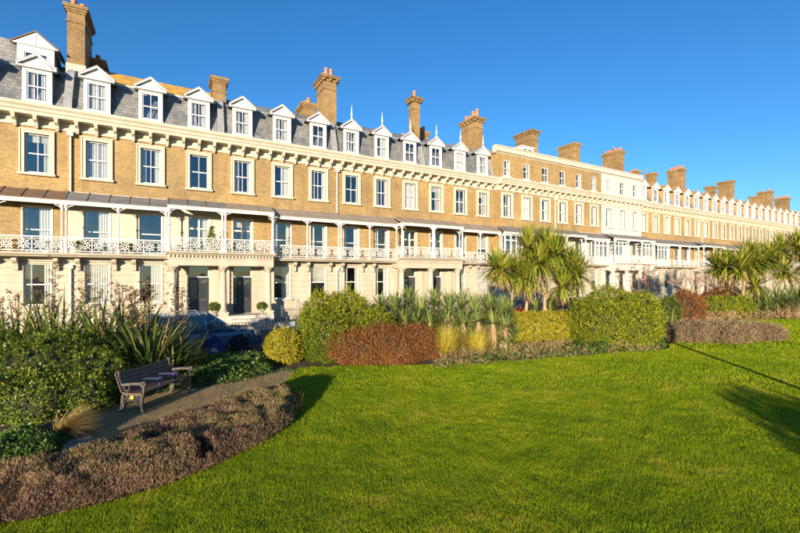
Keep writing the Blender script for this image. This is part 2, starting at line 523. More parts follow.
def dormer(parent, x, finial, m_cheek, m_roof, seed, y=.0, z=12.2, wide=1.22):
    """white gabled dormer standing on the gutter in front of the mansard"""
    w = wide; ow, oh = .86, 1.56
    def front():
        s = MB()
        wall_with_holes(s, -w/2, w/2, 0, 1.95, [(-ow/2, ow/2, .2, .2+oh)], 0, .09)
        s.box(-w/2-.02, w/2+.02, -.05, .0, .1, .2)
        return s
    d = link('dormer', shared(('dormer', w), 'dormer', front, WHITE), parent, (x, y, z))
    for sx in (-1, 1):
        xa, xb = sorted((sx*(w/2-.06), sx*(w/2-.005)))
        link('cheek', shared(('cheek', w, sx), 'cheek', lambda: MB().box(xa, xb, .09, 1.15, .0, 1.9), m_cheek), d)
    pw = w/2 + .21; a = .70
    def pediment():
        s = MB()
        s.extrude([(-pw+.1, 1.98), (pw-.1, 1.98), (0, 1.98+a-.09)], 'y', -.02, .1)
        s.box(-pw, pw, -.16, .12, 1.90, 1.98)
        for sx in (-1, 1):
            s.extrude([(sx*pw, 1.98), (sx*pw, 2.06), (0, 1.98+a), (0, 1.98+a-.10)], 'y', -.16, .11)
        return s
    link('pediment', shared(('ped', w), 'pediment', pediment, WHITE), d)
    def rf():
        s = MB()
        for sx in (-1, 1):
            s.extrude([(sx*(pw+.03), 2.065), (sx*(pw+.03), 2.11), (0, 2.035+a), (0, 1.985+a)], 'y', -.15, 2.3)
        return s
    link('dormer_roof', shared(('drf', w), 'dormer_roof', rf, m_roof), d)
    link('sash', sash_mesh(ow, oh, True, True), d, (0, -.06, .2))
    link('pane', pane_mesh(ow, oh), d, (0, -.06, .2))
    if seed % 3 != 1: link('curtain', cloth(seed, ow, oh), d, (0, -.06, .2))
    if finial:
        link('finial', shared('finial', 'finial', lambda: MB().lathe([(.10,0),(.10,.08),(.05,.12),(.045,.3),(.10,.34),(.06,.40),(.085,.46),(.045,.55),(.012,1.12)], 8), WHITE, True), d, (0, -.05, 1.98+a-.05))
    return d

def chimney(parent, x, y, z0, z1, w, d, pots, cap='corbel', m=None, render_base=0.0, pot_h=.6):
    m = m or BRICK_CH
    s = MB()
    s.box(-w/2, w/2, 0, d, z0, z1-.75)
    s.box(-w/2-.05, w/2+.05, -.05, d+.05, z1-1.0, z1-.92)
    steps = ((.0,.0,.75,.42),(.05,.05,.42,.32),(.11,.11,.32,.2),(.17,.17,.2,.0)) if cap != 'bracket' else ((.0,.0,.75,.40),(.22,.22,.18,.08),(.27,.27,.08,0))
    for a, b, p, q in steps:
        s.box(-w/2-a, w/2+a, -b, d+b, z1-p, z1-q)
    if cap == 'bracket':
        s.box(-w/2-.04, w/2+.04, -.04, d+.04, z1-.40, z1-.18)
        n = max(3, int(d/.42)); k = max(2, int(w/.42))
        for i in range(n+1):
            yy = d*i/n
            for sx in (-1, 1):
                xa, xb = sorted((sx*(w/2+.04), sx*(w/2+.20)))
                s.box(xa, xb, yy-.06, yy+.06, z1-.38, z1-.18)
        for i in range(k+1):
            xx = -w/2 + w*i/k
            for ya, yb in ((-.20, -.04), (d+.04, d+.20)):
                s.box(xx-.06, xx+.06, ya, yb, z1-.38, z1-.18)
    c = part('chimney', s, m, parent, (x, y, 0))
    if render_base:
        part('rendered_base', MB().box(-w/2-.05, w/2+.05, -.05, d+.05, z0, z0+render_base), STONE, c)
    for (px, py, ph) in pots:
        r = random.uniform(.12, .15)
        pm = shared(('pot', round(ph, 1)), 'chimney_pot', lambda: MB().lathe([(.15,0),(.16,.05),(.135,.09),(.12,ph*.8),(.15,ph*.84),(.155,ph*.9),(.13,ph),(.10,ph),(.10,ph*.7)], 10), TERRA, True)
        link('chimney_pot', pm, c, (px, py, z1))
    return c
def pot_row(w, d, n, h=.6, ragged=False):
    out = []
    for i in range(n):
        out.append((random.uniform(-.05,.05), d*(i+.5)/n, random.choice((h-.15, h, h+.15)) if ragged else h))
    return out

def house(i0, nb, label, first='brick', canopy=None, door=None, roof='mansard', yoff=0.0, seedbase=0,
          up='brick', finial=False, lichen=False, glazed=(), red=None, cheek=None, droof=None, downpipe=None, portico_full=False):
    W = nb*BAY
    xl = X0 + (i0-.5)*BAY
    canopy = canopy or CANOPY
    cheek = cheek or SLATE; droof = droof or LEAD
    h = thing('terraced_house', label, 'house', (xl + W/2, yoff, 0), 0, 'houses of the seafront terrace')
    xs = [-W/2 + (i+.5)*BAY for i in range(nb)]
    door_x = None
    if door == 'R': door_x = xs[-1]
    elif door == 'L': door_x = xs[0]
    MU = BRICK if up == 'brick' else STUCCO_W
    MG = STUCCO_G if up == 'brick' else STUCCO_W
    MF = {'brick': BRICK, 'cream': STUCCO, 'white': STUCCO_W}[first]
    # ---- ground floor wall: channelled stucco courses round the openings
    gw, gz, gh = 1.12, 1.52, 2.25
    holes = []
    for x in xs:
        if x == door_x: holes.append((x-.575, x+.575, .66, .66+2.35+.74))
        else: holes.append((x-gw/2, x+gw/2, gz, gz+gh))
    s = MB()
    z = -.32
    c = 0
    while z < 4.10:
        zt = min(z + .385, 4.12)
        wall_with_holes(s, -W/2, W/2, z, zt-.04, holes, 0.0 if c else -.05, .34)
        wall_with_holes(s, -W/2, W/2, zt-.04, zt, holes, .06, .34)
        z = zt; c += 1
    part('ground_floor_wall', s, MG, h)
    for k, x in enumerate(xs):
        if x == door_x: front_door(h, x, .66)
        else:
            o = window(h, x, gz, gw, gh, 'plain', seedbase+k*5+1, MG, name='window')
            if red == k:
                link('curtain', shared('redcurt', 'curtain', lambda: MB().box(-gw/2, gw/2, .19, .21, .1, gh-.1), REDCLOTH), o)
    # ---- upper walls
    s = MB()
    fh = [(x-.58, x+.58, Z_SLAB+.03, Z_SLAB+.03+2.4) for x in xs]
    wall_with_holes(s, -W/2, W/2, 4.12, 7.75, fh)
    part('first_floor_wall', s, MF, h)
    for k, x in enumerate(xs):
        if x == door_x: french(h, x, Z_SLAB+.03, 1.16, 2.4, seedbase+k)
        else: window(h, x, Z_SLAB+.03, 1.16, 2.4, 'plain', seedbase+k*3+2, CREAMP)
    s = MB()
    wall_with_holes(s, -W/2, W/2, 7.75, 11.02, [(x-.51, x+.51, 8.58, 10.66) for x in xs])
    part('second_floor_wall', s, MU, h)
    for k, x in enumerate(xs):
        window(h, x, 8.58, 1.02, 2.08, 'arch', seedbase+k*2+i0, STUCCO if up == 'brick' else STUCCO_W)
    # dark rooms behind the windows, floors and flank walls
    s = MB()
    s.box(-W/2+.02, W/2-.02, 1.6, 1.7, -.3, 12.0)
    for zz in (.3, 4.0, 7.8, 11.4): s.box(-W/2+.02, W/2-.02, .36, 1.6, zz, zz+.2)
    part('room', s, ROOM, h)
    s = MB()
    s.box(-W/2, -W/2+.3, .34, 9.6, -.32, 12.05); s.box(W/2-.3, W/2, .34, 9.6, -.32, 12.05); s.box(-W/2, W/2, 9.6, 9.9, -.32, 12.3)
    part('flank_wall', s, BRICK, h)
    # ---- cornice
    s = MB()
    s.box(-W/2, W/2, -.04, .34, 11.02, 11.5); s.box(-W/2, W/2, -.075, -.04, 11.02, 11.08)
    s.extrude([(-.04,11.5),(-.56,11.5),(-.58,11.56),(-.60,11.66),(-.66,11.70),(-.70,11.82),(-.80,11.92),(-.82,12.02),(-.82,12.06),(.02,12.12),(.34,12.12),(.34,11.5)], 'x', -W/2, W/2)
    co = part('cornice', s, STUCCO if up == 'brick' else STUCCO_W, h)
    nbr = nb*3
    for k in range(nbr):
        link('bracket', bracket_mesh(), co, (-W/2 + (k+.5)*W/nbr, 0, 11.0))
    part('gutter', MB().extrude([(-.80,12.065),(-.74,12.10),(.02,12.20),(.1,12.2),(.1,12.13),(.02,12.125)], 'x', -W/2, W/2), LEAD, h)
    if downpipe is not None:
        xd = downpipe*(W/2-.12)
        s = MB(); s.tube([(xd,-.09,7.75),(xd,-.09,10.85)], .05, 8); s.box(xd-.13, xd+.13, -.24, -.02, 10.75, 11.0)
        for zz in (8.2, 9.2, 10.2): s.lathe([(.065,0),(.065,.07)], 8, (xd,-.09,zz))
        s.tube([(xd,-.09,-.2),(xd,-.09,3.6)], .05, 8); s.box(xd-.12, xd+.12, -.22, -.02, 3.5, 3.72)
        part('downpipe', s, CREAMP, h)
    # ---- balcony, canopy, portico
    runs = []
    PD, BD = 1.55, .98
    if door == 'R': runs = [(-W/2, W/2-2.98, BD, Z_SLAB), (W/2-2.98, W/2, PD, Z_PORT)]
    elif door == 'L': runs = [(-W/2, -W/2+2.98, PD, Z_PORT), (-W/2+2.98, W/2, BD, Z_SLAB)]
    elif door == 'ALL': runs = [(-W/2, W/2, PD, Z_PORT)]
    else: runs = [(-W/2, W/2, BD, Z_SLAB)]
    for (xa, xb, dp, zf) in runs:
        port = dp == PD
        s = MB()
        if not port:
            s.extrude([(0,Z_SLAB0),(-dp+.12,Z_SLAB0),(-dp+.08,Z_SLAB0+.06),(-dp-.02,Z_SLAB0+.10),(-dp-.06,zf-.06),(-dp-.06,zf-.01),(0,zf)], 'x', xa, xb)
            s.box(xa, xb, -.06, -.001, 3.90, Z_SLAB0)
        else:
            s.box(xa, xb, -dp+.12, 0.0, 3.72, 4.10)
            s.box(xa, xb, -dp+.06, -.002, 4.10, 4.18)
            s.extrude([(0,4.34),(-dp+.02,4.34),(-dp-.05,4.40),(-dp-.14,4.46),(-dp-.16,zf-.01),(0,zf)], 'x', xa-(.12 if door=='R' else 0), xb+(.12 if door=='L' else 0))
            s.box(xa, xb, -dp+.10, -.002, 4.18, 4.34)
            n = int((xb-xa)/.19)
            for q in range(n):
                xx = xa + (q+.5)*(xb-xa)/n
                s.box(xx-.05, xx+.05, -dp-.0, -dp+.10, 4.19, 4.335)
        bal = part('portico_entablature' if port else 'balcony', s, MG if port else STUCCO_G, h)
        bx = bal
        # balustrade in lengths of about one bay
        n = max(1, int(round((xb-xa)/BAY)))
        L = (xb-xa)/n
        for q in range(n):
            link('balustrade_panel', balustrade_mesh(L), bx, (xa+q*L, -dp+.04, zf))
        if port and door in ('L', 'R'):
            xe = xa if door == 'R' else xb
            r = link('balustrade_panel', balustrade_mesh(PD-BD), bx, (xe, -PD+.04, zf), math.pi/2)
        if not port:
            for k, x in enumerate(xs):
                for sx in (-.82, .82):
                    if xa + .05 < x+sx < xb - .05:
                        link('console', console_mesh(MG), bx, (x+sx, -.06, 3.70))
        # canopy
        s = MB()
        prof = [(-.0,Z_CAN),(-dp*.35,Z_CAN-.16),(-dp*.7,Z_CAN-.38),(-dp-.12,Z_EAVE+.04),(-dp-.12,Z_EAVE),(-dp*.7,Z_CAN-.45),(-dp*.35,Z_CAN-.24),(0,Z_CAN-.1)]
        if port: prof = [(p, q + .10) for p, q in prof]
        s.extrude(prof, 'x', xa, xb)
        nr = max(2, int(round((xb-xa)/.86)))
        for q in range(nr+1):
            xx = min(max(xa + (xb-xa)*q/nr, xa+.03), xb-.03)
            for (p0, q0), (p1, q1) in zip(prof[:3], prof[1:4]):
                s.bar((xx, p0, q0+.02), (xx, p1, q1+.02), .05, .05, (0, .5, 1))
        cn = part('canopy', s, canopy, h)
        zb = Z_EAVE + (.10 if port else 0)
        s = MB(); s.box(xa, xb, -dp-.04, -dp+.10, zb-.20, zb+.015); s.box(xa, xb, -dp-.10, -dp-.04, zb-.05, zb+.02)
        if port:
            for xe in ((xa+.05,) if door == 'R' else (xb-.05,)): s.box(xe-.05, xe+.05, -dp+.10, -.02, zb-.20, zb-.01)
        part('canopy_beam', s, WHITE, cn)
        n2 = max(1, int(round((xb-xa)/BAY)))
        for q in range(n2+1):
            xx = xa + (xb-xa)*q/n2
            if xx > W/2-.01 and not port: xx = W/2-.09
            if xx < -W/2+.01: xx = -W/2+.09
            link('canopy_post', post_mesh(zb-.2-zf, .07 if port else .045), cn, (min(max(xx, xa+.08), xb-.08), -dp+.04, zf))
        if port:
            cx = [xb-.02 if door == 'R' else xa+.02] if door != 'ALL' else []
            if door == 'R': cols = [xa+.28, xb]
            elif door == 'L': cols = [xb-.28]
            else: cols = [xa + (q+.5)*(xb-xa)/nb - BAY/2 + .3 for q in range(nb)]
            for xx in cols:
                link('column', column_mesh(MG), bal, (xx, -dp+.42, .87))
            for xx in ((xa+.28, xb-.3, xa+1.9) if door != 'ALL' else [xa+.3+q*BAY for q in range(nb)]):
                if door_x is not None and abs(xx-door_x) < .85: continue
                link('pilaster', shared('pilaster', 'pilaster', lambda: MB().box(-.2, .2, -.13, .0, .951, 3.449).box(-.25, .25, -.17, 0, .66, .95).box(-.25, .25, -.17, 0, 3.45, 3.72), MG), bal, (xx, 0, 0))
            s = MB()
            s.box(xa, xb, -PD-.0, -.052, -.32, .64)
            xd0, xd1 = (xa+.62, xb-.40) if door == 'R' else (xa+.40, xb-.62)
            for q in range(4):
                s.box(xd0, xd1, -PD-.34*(q+1), -PD-.34*q, -.32, .64-.2*(q+1))
            part('steps', s, STONE, h)
    # ---- glazed verandas on the balcony
    for k in glazed:
        x = xs[k]; dp = PD if door == 'ALL' else BD
        zf = Z_PORT if door == 'ALL' else Z_SLAB
        s = MB(); a = 1.05; y0, y1 = -dp+.14, -.02; zt = 6.86
        for xx in (-a, -a/3, a/3, a): s.box(x+xx-.05, x+xx+.05, y0-.04, y0+.04, zf, zt)
        for zz in (zf, zf+.75, zt-.55, zt-.1): s.box(x-a, x+a, y0-.035, y0+.035, zz, zz+.08)
        s.box(x-a, x+a, y0-.02, y0+.02, zf, zf+.75)
        for sx in (-a, a):
            s.box(x+sx-.035, x+sx+.035, y0, y1, zf, zf+.8); s.box(x+sx-.035, x+sx+.035, y0, y1, zt-.1, zt)
            s.box(x+sx-.035, x+sx+.035, (y0+y1)/2-.04, (y0+y1)/2+.04, zf, zt)
        gv = part('glazed_veranda', s, WHITE, h)
        part('pane', MB().faces([(x-a,y0,zf+.8),(x+a,y0,zf+.8),(x+a,y0,zt-.1),(x-a,y0,zt-.1)],[(0,1,2,3)]), GLASS, gv)
        part('side_pane', MB().faces([(x-a,y1,zf+.8),(x-a,y0+.03,zf+.8),(x-a,y0+.03,zt-.1),(x-a,y1,zt-.1)],[(0,1,2,3)]), GLASS, gv)
    # ---- roof
    if roof.startswith('mansard'):
        s = MB()
        s.extrude([(.02,12.12),(.88,14.42),(1.0,14.42),(1.0,12.12)], 'x', -W/2, W/2)
        r = part('mansard_roof', s, SLATE_B if droof is TILE_TAN else SLATE, h)
        part('roof_flashing', MB().box(-W/2, W/2, .84, 1.04, 14.42, 14.50), WHITE if lichen else LEAD, r)
        part('upper_slope', MB().extrude([(.92,14.44),(3.0,15.98 if lichen else 15.72),(3.3,15.98 if lichen else 15.72),(9.8,12.3),(9.8,12.2),(.95,14.3)], 'x', -W/2, W/2), LICHEN if lichen else (TILE_TAN if droof is TILE_TAN else SLATE), r)
        for k, x in enumerate(xs): dormer(h, x, finial, cheek, droof, seedbase+k*2+1)
        pu = [(-.06,12.16),(-.06,12.6),(.62,14.5),(.86,14.74),(3.2,16.0),(3.4,16.0),(3.4,15.4),(1.1,12.2)]
        part('party_parapet', MB().extrude(pu, 'x', W/2-.19, W/2+.17), LEAD if up == 'brick' else STUCCO_W, h)
    if roof == 'mansard2':
        s = MB()
        s.extrude([(-W/2,14.40),(W/2-.55,14.40),(W/2-1.25,15.95),(-W/2,15.95)], 'y', 1.25, 1.3)
        s.faces([(-W/2,1.12,14.45),(W/2-.5,1.12,14.45),(W/2-1.15,1.62,15.95),(-W/2,1.62,15.95),(W/2-.5,6,14.45),(W/2-1.15,6,15.95),(-W/2,6,15.95)], [(0,1,2,3),(1,4,5,2),(3,2,5,6)])
        part('upper_mansard', s, SLATE, h)
        part('upper_mansard_cap', MB().box(-W/2, W/2-1.1, 1.52, 1.72, 15.95, 16.03), COPPER, h)
        x = xs[-1] - .28
        s = MB(); wall_with_holes(s, -.78, .78, 14.45, 15.75, [(-.5,.5,14.7,15.4)], 1.0, 1.1)
        s.extrude([(-.98,15.72),(.98,15.72),(0,16.5)], 'y', .94, 1.1); s.box(-.02,.02,.92,.95,15.74,16.42); s.box(-.95,.95,.92,.95,15.72,15.78)
        ud = part('upper_dormer', s, WHITE, h, (x, 0, 0))
        part('dormer_roof', MB().extrude([(-1.03,15.73),(-1.03,15.79),(0,16.58),(0,16.51)], 'y', .88, 3).extrude([(1.03,15.73),(1.03,15.79),(0,16.58),(0,16.51)], 'y', .88, 3), COPPER, ud)
        link('sash', sash_mesh(1.0, .7, True, False), ud, (0, .94, 14.7))
        link('pane', pane_mesh(1.0, .7), ud, (0, .94, 14.7))
        part('cheek', MB().box(.72,.775,1.1,2.6,14.45,15.72), SLATE, ud); part('cheek', MB().box(-.775,-.72,1.1,2.6,14.45,15.72), SLATE, ud)
    if roof == 'attic':
        s = MB()
        wall_with_holes(s, -W/2, W/2, 12.12, 14.42, [(x-.42, x+.42, 12.42, 13.86) for x in xs])
        s.box(-W/2, -W/2+.3, .34, 9.6, 12.12, 14.42); s.box(W/2-.3, W/2, .34, 9.6, 12.12, 14.42)
        part('attic_wall', s, MU, h)
        for k, x in enumerate(xs):
            o = link('attic_window', shared('atticw', 'attic_window', lambda: MB().box(-.48,.48,-.07,.1,-.09,0).box(-.42,.42,-.012,.1,1.44,1.47), WHITE), h, (x, 0, 12.42))
            link('sash', sash_mesh(.84, 1.44, True, True), o, (0,-.05,0)); link('pane', pane_mesh(.84, 1.44), o, (0,-.05,0))
            if (seedbase+k) % 3: link('curtain', cloth(seedbase+k, .84, 1.44), o, (0,-.05,0))
        s = MB()
        s.extrude([(.34,14.42),(-.02,14.42),(-.06,14.50),(-.20,14.56),(-.24,14.66),(-.10,14.70),(-.10,15.0),(-.18,15.04),(-.18,15.12),(.34,15.12)], 'x', -W/2-(.2 if i0 == 13 else 0), W/2+(.2 if up != 'brick' else 0))
        part('parapet', s, STUCCO if up == 'brick' else STUCCO_W, h)
        part('attic_room', MB().box(-W/2+.3, W/2-.3, 1.2, 1.3, 12.2, 14.4).box(-W/2+.3, W/2-.3, .36, 1.2, 14.2, 14.4), ROOM, h)
        part('roof', MB().extrude([(.3,14.7),(3.8,16.0),(9.8,14.0),(9.8,13.9),(.3,14.5)], 'x', -W/2, W/2), SLATE_B, h)
    return h

HS = {}
HS['A'] = house(-2, 3, 'terraced house with brown copper veranda roof and an upper dormer above the lower ones', 'brick', COPPER, None, 'mansard2', seedbase=3, downpipe=None)
HS['B'] = house(1, 3, 'terraced house with orange lichen on its upper roof and cream first-floor wall', 'cream', CANOPY, 'R', 'mansard', seedbase=1, lichen=True, downpipe=-1)
HS['C'] = house(4, 3, 'terraced house with plain dormers and brick first floor, sharing the portico with the lichen-roofed house', 'brick', CANOPY_B, 'L', 'mansard', seedbase=5, cheek=SLATE_B)
HS['D'] = house(7, 3, 'terraced house with finial-topped dormers, adjoining the tall chimney with several orange pots', 'brick', CANOPY_B, 'R', 'mansard', seedbase=8, finial=True, downpipe=-1)
HS['E'] = house(10, 3, 'terraced house with spiked finials on its dormers, adjoining the taller flat-fronted brick block', 'brick', CANOPY_B, 'L', 'mansard', seedbase=12, finial=True)
HS['F'] = house(13, 3, 'taller brick house with attic storey and a small white box dormer on its roof', 'brick', CANOPY, 'R', 'attic', -.42, seedbase=4, glazed=(0,), downpipe=None)
HS['G'] = house(16, 3, 'taller brick house with a brick attic storey, joined to the white-painted house', 'white', CANOPY, 'L', 'attic', -.42, seedbase=9, glazed=(2,), downpipe=-1)
HS['W'] = house(19, 3, 'white-painted tall house with white attic storey and a row of columns', 'cream', CANOPY, 'ALL', 'attic', -.42, seedbase=2, up='white', glazed=(0, 2))
RL = ['low brick terraced house directly beside the white-painted tall house', 'second low brick house along from the white-painted tall house',
      'third low brick house along from the white-painted tall house', 'fourth low brick house along from the white-painted tall house',
      'fifth low brick house along from the white-painted tall house', 'sixth low brick house along from the white-painted tall house',
      'low brick house at the far end of the terrace']
for q in range(7):
    HS['H%d' % q] = house(22+3*q, 3, RL[q], 'brick', CANOPY, 'R' if q % 2 else ('L' if q else None), 'mansard', seedbase=q*3+1,
                          glazed=(1,) if q in (0, 3, 5) else (), red=0 if q == 0 else None, cheek=TILE_TAN, droof=TILE_TAN, downpipe=1 if q in (1, 4) else None)
def pw_x(k):       # party wall to the left of bay k
    return X0 + (k-.5)*BAY
def on(hk, X):     # world X -> local x of house
    return X - HS[hk].location.x
# chimneys (owner, world X, y, base, top, width, depth, pots, cap)
chimney(HS['B'], on('B', pw_x(1)+.12), 1.35, 14.2, 18.75, .82, 2.3, [(-.15,.3,.42),(.2,.75,.55),(.15,1.5,.5)], 'corbel', render_base=1.15)
chimney(HS['B'], on('B', pw_x(1)+.85), 3.2, 14.6, 16.7, .62, 1.6, [(0,.4,.4)], 'corbel')
chimney(HS['C'], on('C', pw_x(4)-.0), 1.15, 14.2, 16.35, .80, 1.3, [], 'corbel')
chimney(HS['C'], on('C', pw_x(7)-1.05), 3.0, 14.8, 16.75, .95, 1.6, pot_row(.9, 1.6, 3, .45))
chimney(HS['D'], on('D', pw_x(7)-.02), 1.05, 13.2, 18.25, 1.0, 1.7, [(-.2,.35,.75),(.2,.4,.8),(-.1,.95,.7),(.15,1.3,.8)], 'bracket')
chimney(HS['D'], on('D', pw_x(10)-.05), 1.0, 13.0, 18.3, .68, .72, [(0,.34,.7)], 'bracket')
chimney(HS['E'], on('E', pw_x(10)+2.2), 3.2, 14.8, 16.5, .8, 1.4, pot_row(.8, 1.4, 4, .45), 'corbel')
chimney(HS['E'], on('E', pw_x(13)-.25), 1.75, 13.4, 18.3, 1.0, 2.0, pot_row(.9, 2.0, 6, .75, True), 'bracket')
chimney(HS['F'], on('F', pw_x(16)-.1), 2.4, 14.6, 18.55, 1.0, 2.2, [(0,.5,.3),(0,1.6,.3)], 'bracket')
chimney(HS['G'], on('G', pw_x(19)-.2), 2.9, 14.6, 18.6, 1.0, 2.2, [], 'corbel')
chimney(HS['W'], on('W', pw_x(22)-.4), 2.2, 14.4, 18.7, 1.0, 2.2, pot_row(.9, 2.2, 7, .4), 'corbel')
chimney(HS['H0'], on('H0', pw_x(22)+4.6), 2.6, 14.6, 17.0, .8, 1.2, pot_row(.8, 1.2, 3, .35), 'corbel')
chimney(HS['H0'], on('H0', pw_x(25)-.6), 1.8, 14.2, 16.9, .8, 1.0, [], 'corbel')
for q, (k, top, pots) in enumerate(((28, 18.6, 6), (31, 16.8, 0), (34, 18.7, 0), (37, 16.8, 0), (40, 18.6, 2), (43, 18.1, 5))):
    hk = 'H%d' % ((k-22)//3 - 1)
    chimney(HS[hk], on(hk, pw_x(k)-.2), 2.2 if top > 17 else 1.6, 14.2, top, 1.05, 1.9 if top > 17 else 1.0, pot_row(.9, 1.9, pots, .45) if pots else [], 'corbel')
# small white box dormer on the roof of the first tall house
s = MB(); wall_with_holes(s, -.85, .85, 14.9, 16.0, [(-.65,-.06,15.12,15.8),(.06,.65,15.12,15.8)], 1.1, 1.2); s.box(-.95,.95,1.0,3.2,16.0,16.1); s.box(-.85,-.78,1.2,3.0,14.9,16.0); s.box(.78,.85,1.2,3.0,14.9,16.0)
bd = part('box_dormer', s, WHITE, HS['F'], (on('F', 31.0), 0, 0))
part('pane', MB().faces([(-.65,1.15,15.12),(.65,1.15,15.12),(.65,1.15,15.8),(-.65,1.15,15.8)],[(0,1,2,3)]), GLASS, bd)

# ================================================================ ground
def ground_mat(name, c1, c2, c3, scale, bs=60, bst=.6, rough=.95):
    m, nt, b, _ = new_mat(name)
    p = pos_node(nt)
    r = ramp(nt, [(.25, c1), (.5, c2), (.78, c3)])
    nt.links.new(noise(nt, p, scale, 8, .68), r.inputs[0])
    nt.links.new(r.outputs[0], b.inputs['Base Color'])
    b.inputs['Roughness'].default_value = rough; b.inputs['Specular IOR Level'].default_value = .2
    bump(nt, b, noise(nt, p, bs, 5, .7), bst, .03)
    return m
SOIL = ground_mat('garden_soil', (.05,.035,.022), (.10,.07,.042), (.16,.12,.07), 3.5, 45)
TURF = ground_mat('turf_base', (.11,.13,.008), (.16,.18,.010), (.21,.21,.014), 2.0, 90)
PATHM = ground_mat('worn_path', (.17,.115,.055), (.36,.26,.125), (.21,.19,.05), 2.6, 55, 1.0)
ROADM = ground_mat('asphalt', (.04,.04,.042), (.055,.055,.056), (.075,.073,.07), 6, 120, .3)
PAVE = ground_mat('pavement_slabs', (.20,.185,.16), (.27,.25,.22), (.32,.30,.26), 2, 60, .2)
EARTH = ground_mat('distant_ground', (.07,.07,.03), (.10,.10,.04), (.12,.12,.06), .6, 10, .3)

def sheet(name, poly, z, m, kind='structure', thick=None):
    s = MB()
    if thick: s.extrude(poly, 'z', z-thick, z)
    else:
        s.v = [(x, y, z) for x, y in poly]; s.f = [tuple(range(len(poly)))]
    o = link(name, s.mesh(name, m))
    o['kind'] = kind
    return o
sheet('ground', [(-700,-500),(900,-500),(900,700),(-700,700)], -.40, EARTH)
sheet('road', [(-120,-10.35),(260,-10.35),(260,-3.3),(-120,-3.3)], -.20, ROADM, thick=.15)
sheet('pavement', [(-120,-3.3),(260,-3.3),(260,.3),(-120,.3)], -.08, PAVE, thick=.25)
sheet('garden_bed', [(-120,-70),(260,-70),(260,-10.3),(-120,-10.3)], -.02, SOIL, thick=.3)
lawn_px = [(0,524),(50,516),(110,502),(165,486),(215,466),(262,442),(290,424),(298,408),(290,392),(284,383),(298,368),(345,366),(440,365),(500,361),(560,357),(600,354),(640,350),(668,349),(672,338),(664,330),(690,323),(740,320),(800,319)]
LAWN = [G(*p) for p in lawn_px]
LAWN = [(-14,-22.6), (-6,-21.9)] + LAWN + [(60,-15.5),(140,-12.5),(140,-65),(-40,-65),(-40,-24)]
sheet('lawn', LAWN, .0, TURF)
path_px = [(30,462),(50,436),(85,421),(110,405),(150,394),(190,388),(235,382),(285,370),(296,372),(284,384),(268,404),(226,418),(176,433),(134,448),(98,462),(60,470)]
sheet('path', [G(*p) for p in path_px], -.008, PATHM)
for k, (px, py, r) in enumerate(((80,448,.36),(187,418,.26),(196,421,.2))):
    x, y = G(px, py)
    s = MB(); n = 9
    ring = [(r*random.uniform(.75,1.1)*math.cos(2*math.pi*i/n)*1.5, r*random.uniform(.75,1.1)*math.sin(2*math.pi*i/n)) for i in range(n)]
    s.v = [(a, b, -.03) for a, b in ring] + [(a*.85, b*.85, .05+random.uniform(0,.03)) for a, b in ring]
    s.f = [tuple(range(n, 2*n))] + [(i, (i+1) % n, n+(i+1) % n, n+i) for i in range(n)]
    o = link('flat_stone', s.mesh('flat_stone', plain('edging_stone%d' % k, (.09,.075,.055), (.20,.165,.12), 7, .9, .5, 30)), None, (x, y, 0), random.random()*3)
    tag(o, ('flat grey stone set in the path edge below the feathery grass tuft', 'larger flat grey stone among the heather beside the bench path', 'smaller flat grey stone among the heather beside the bench path')[k], 'stone')

# ---------------------------------------------------------------- plant generators
def inside(poly, P):
    x, y = P[:, 0], P[:, 1]; r = np.zeros(len(P), bool); n = len(poly); j = n-1
    for i in range(n):
        xi, yi = poly[i]; xj, yj = poly[j]
        c = ((yi > y) != (yj > y)) & (x < (xj-xi)*(y-yi)/((yj-yi) if yj != yi else 1e-9)+xi)
        r ^= c; j = i
    return r
def unit(a):
    return a/np.maximum(np.linalg.norm(a, axis=1, keepdims=True), 1e-9)
def leaf_quads(P, D, L, Wd, up=None):
    """rhombic leaves: base P, direction D, lengths L, widths Wd"""
    n = len(P)
    R = rng.normal(size=(n, 3)) if up is None else up + rng.normal(size=(n, 3))*.35
    S = unit(np.cross(D, R))
    nrm = np.cross(S, D)
    L = L[:, None]; Wd = Wd[:, None]
    V = np.empty((n, 4, 3))
    V[:, 0] = P; V[:, 1] = P + D*L*.55 + S*Wd*.5 + nrm*L*.10; V[:, 2] = P + D*L; V[:, 3] = P + D*L*.55 - S*Wd*.5 + nrm*L*.10
    Fq = np.arange(n*4).reshape(n, 4)
    return V.reshape(-1, 3), Fq
def lump(d, seed):
    """smooth pseudo-noise on directions, about -1..1"""
    r = np.random.default_rng(seed); v = np.zeros(len(d))
    for f, a in ((2.2, .5), (4.3, .36), (8.5, .34), (14, .28)):
        for _ in range(3):
            k = r.normal(size=3)*f
            v += a*.5*np.sin(d @ k + r.uniform(0, 6.28))
    return v
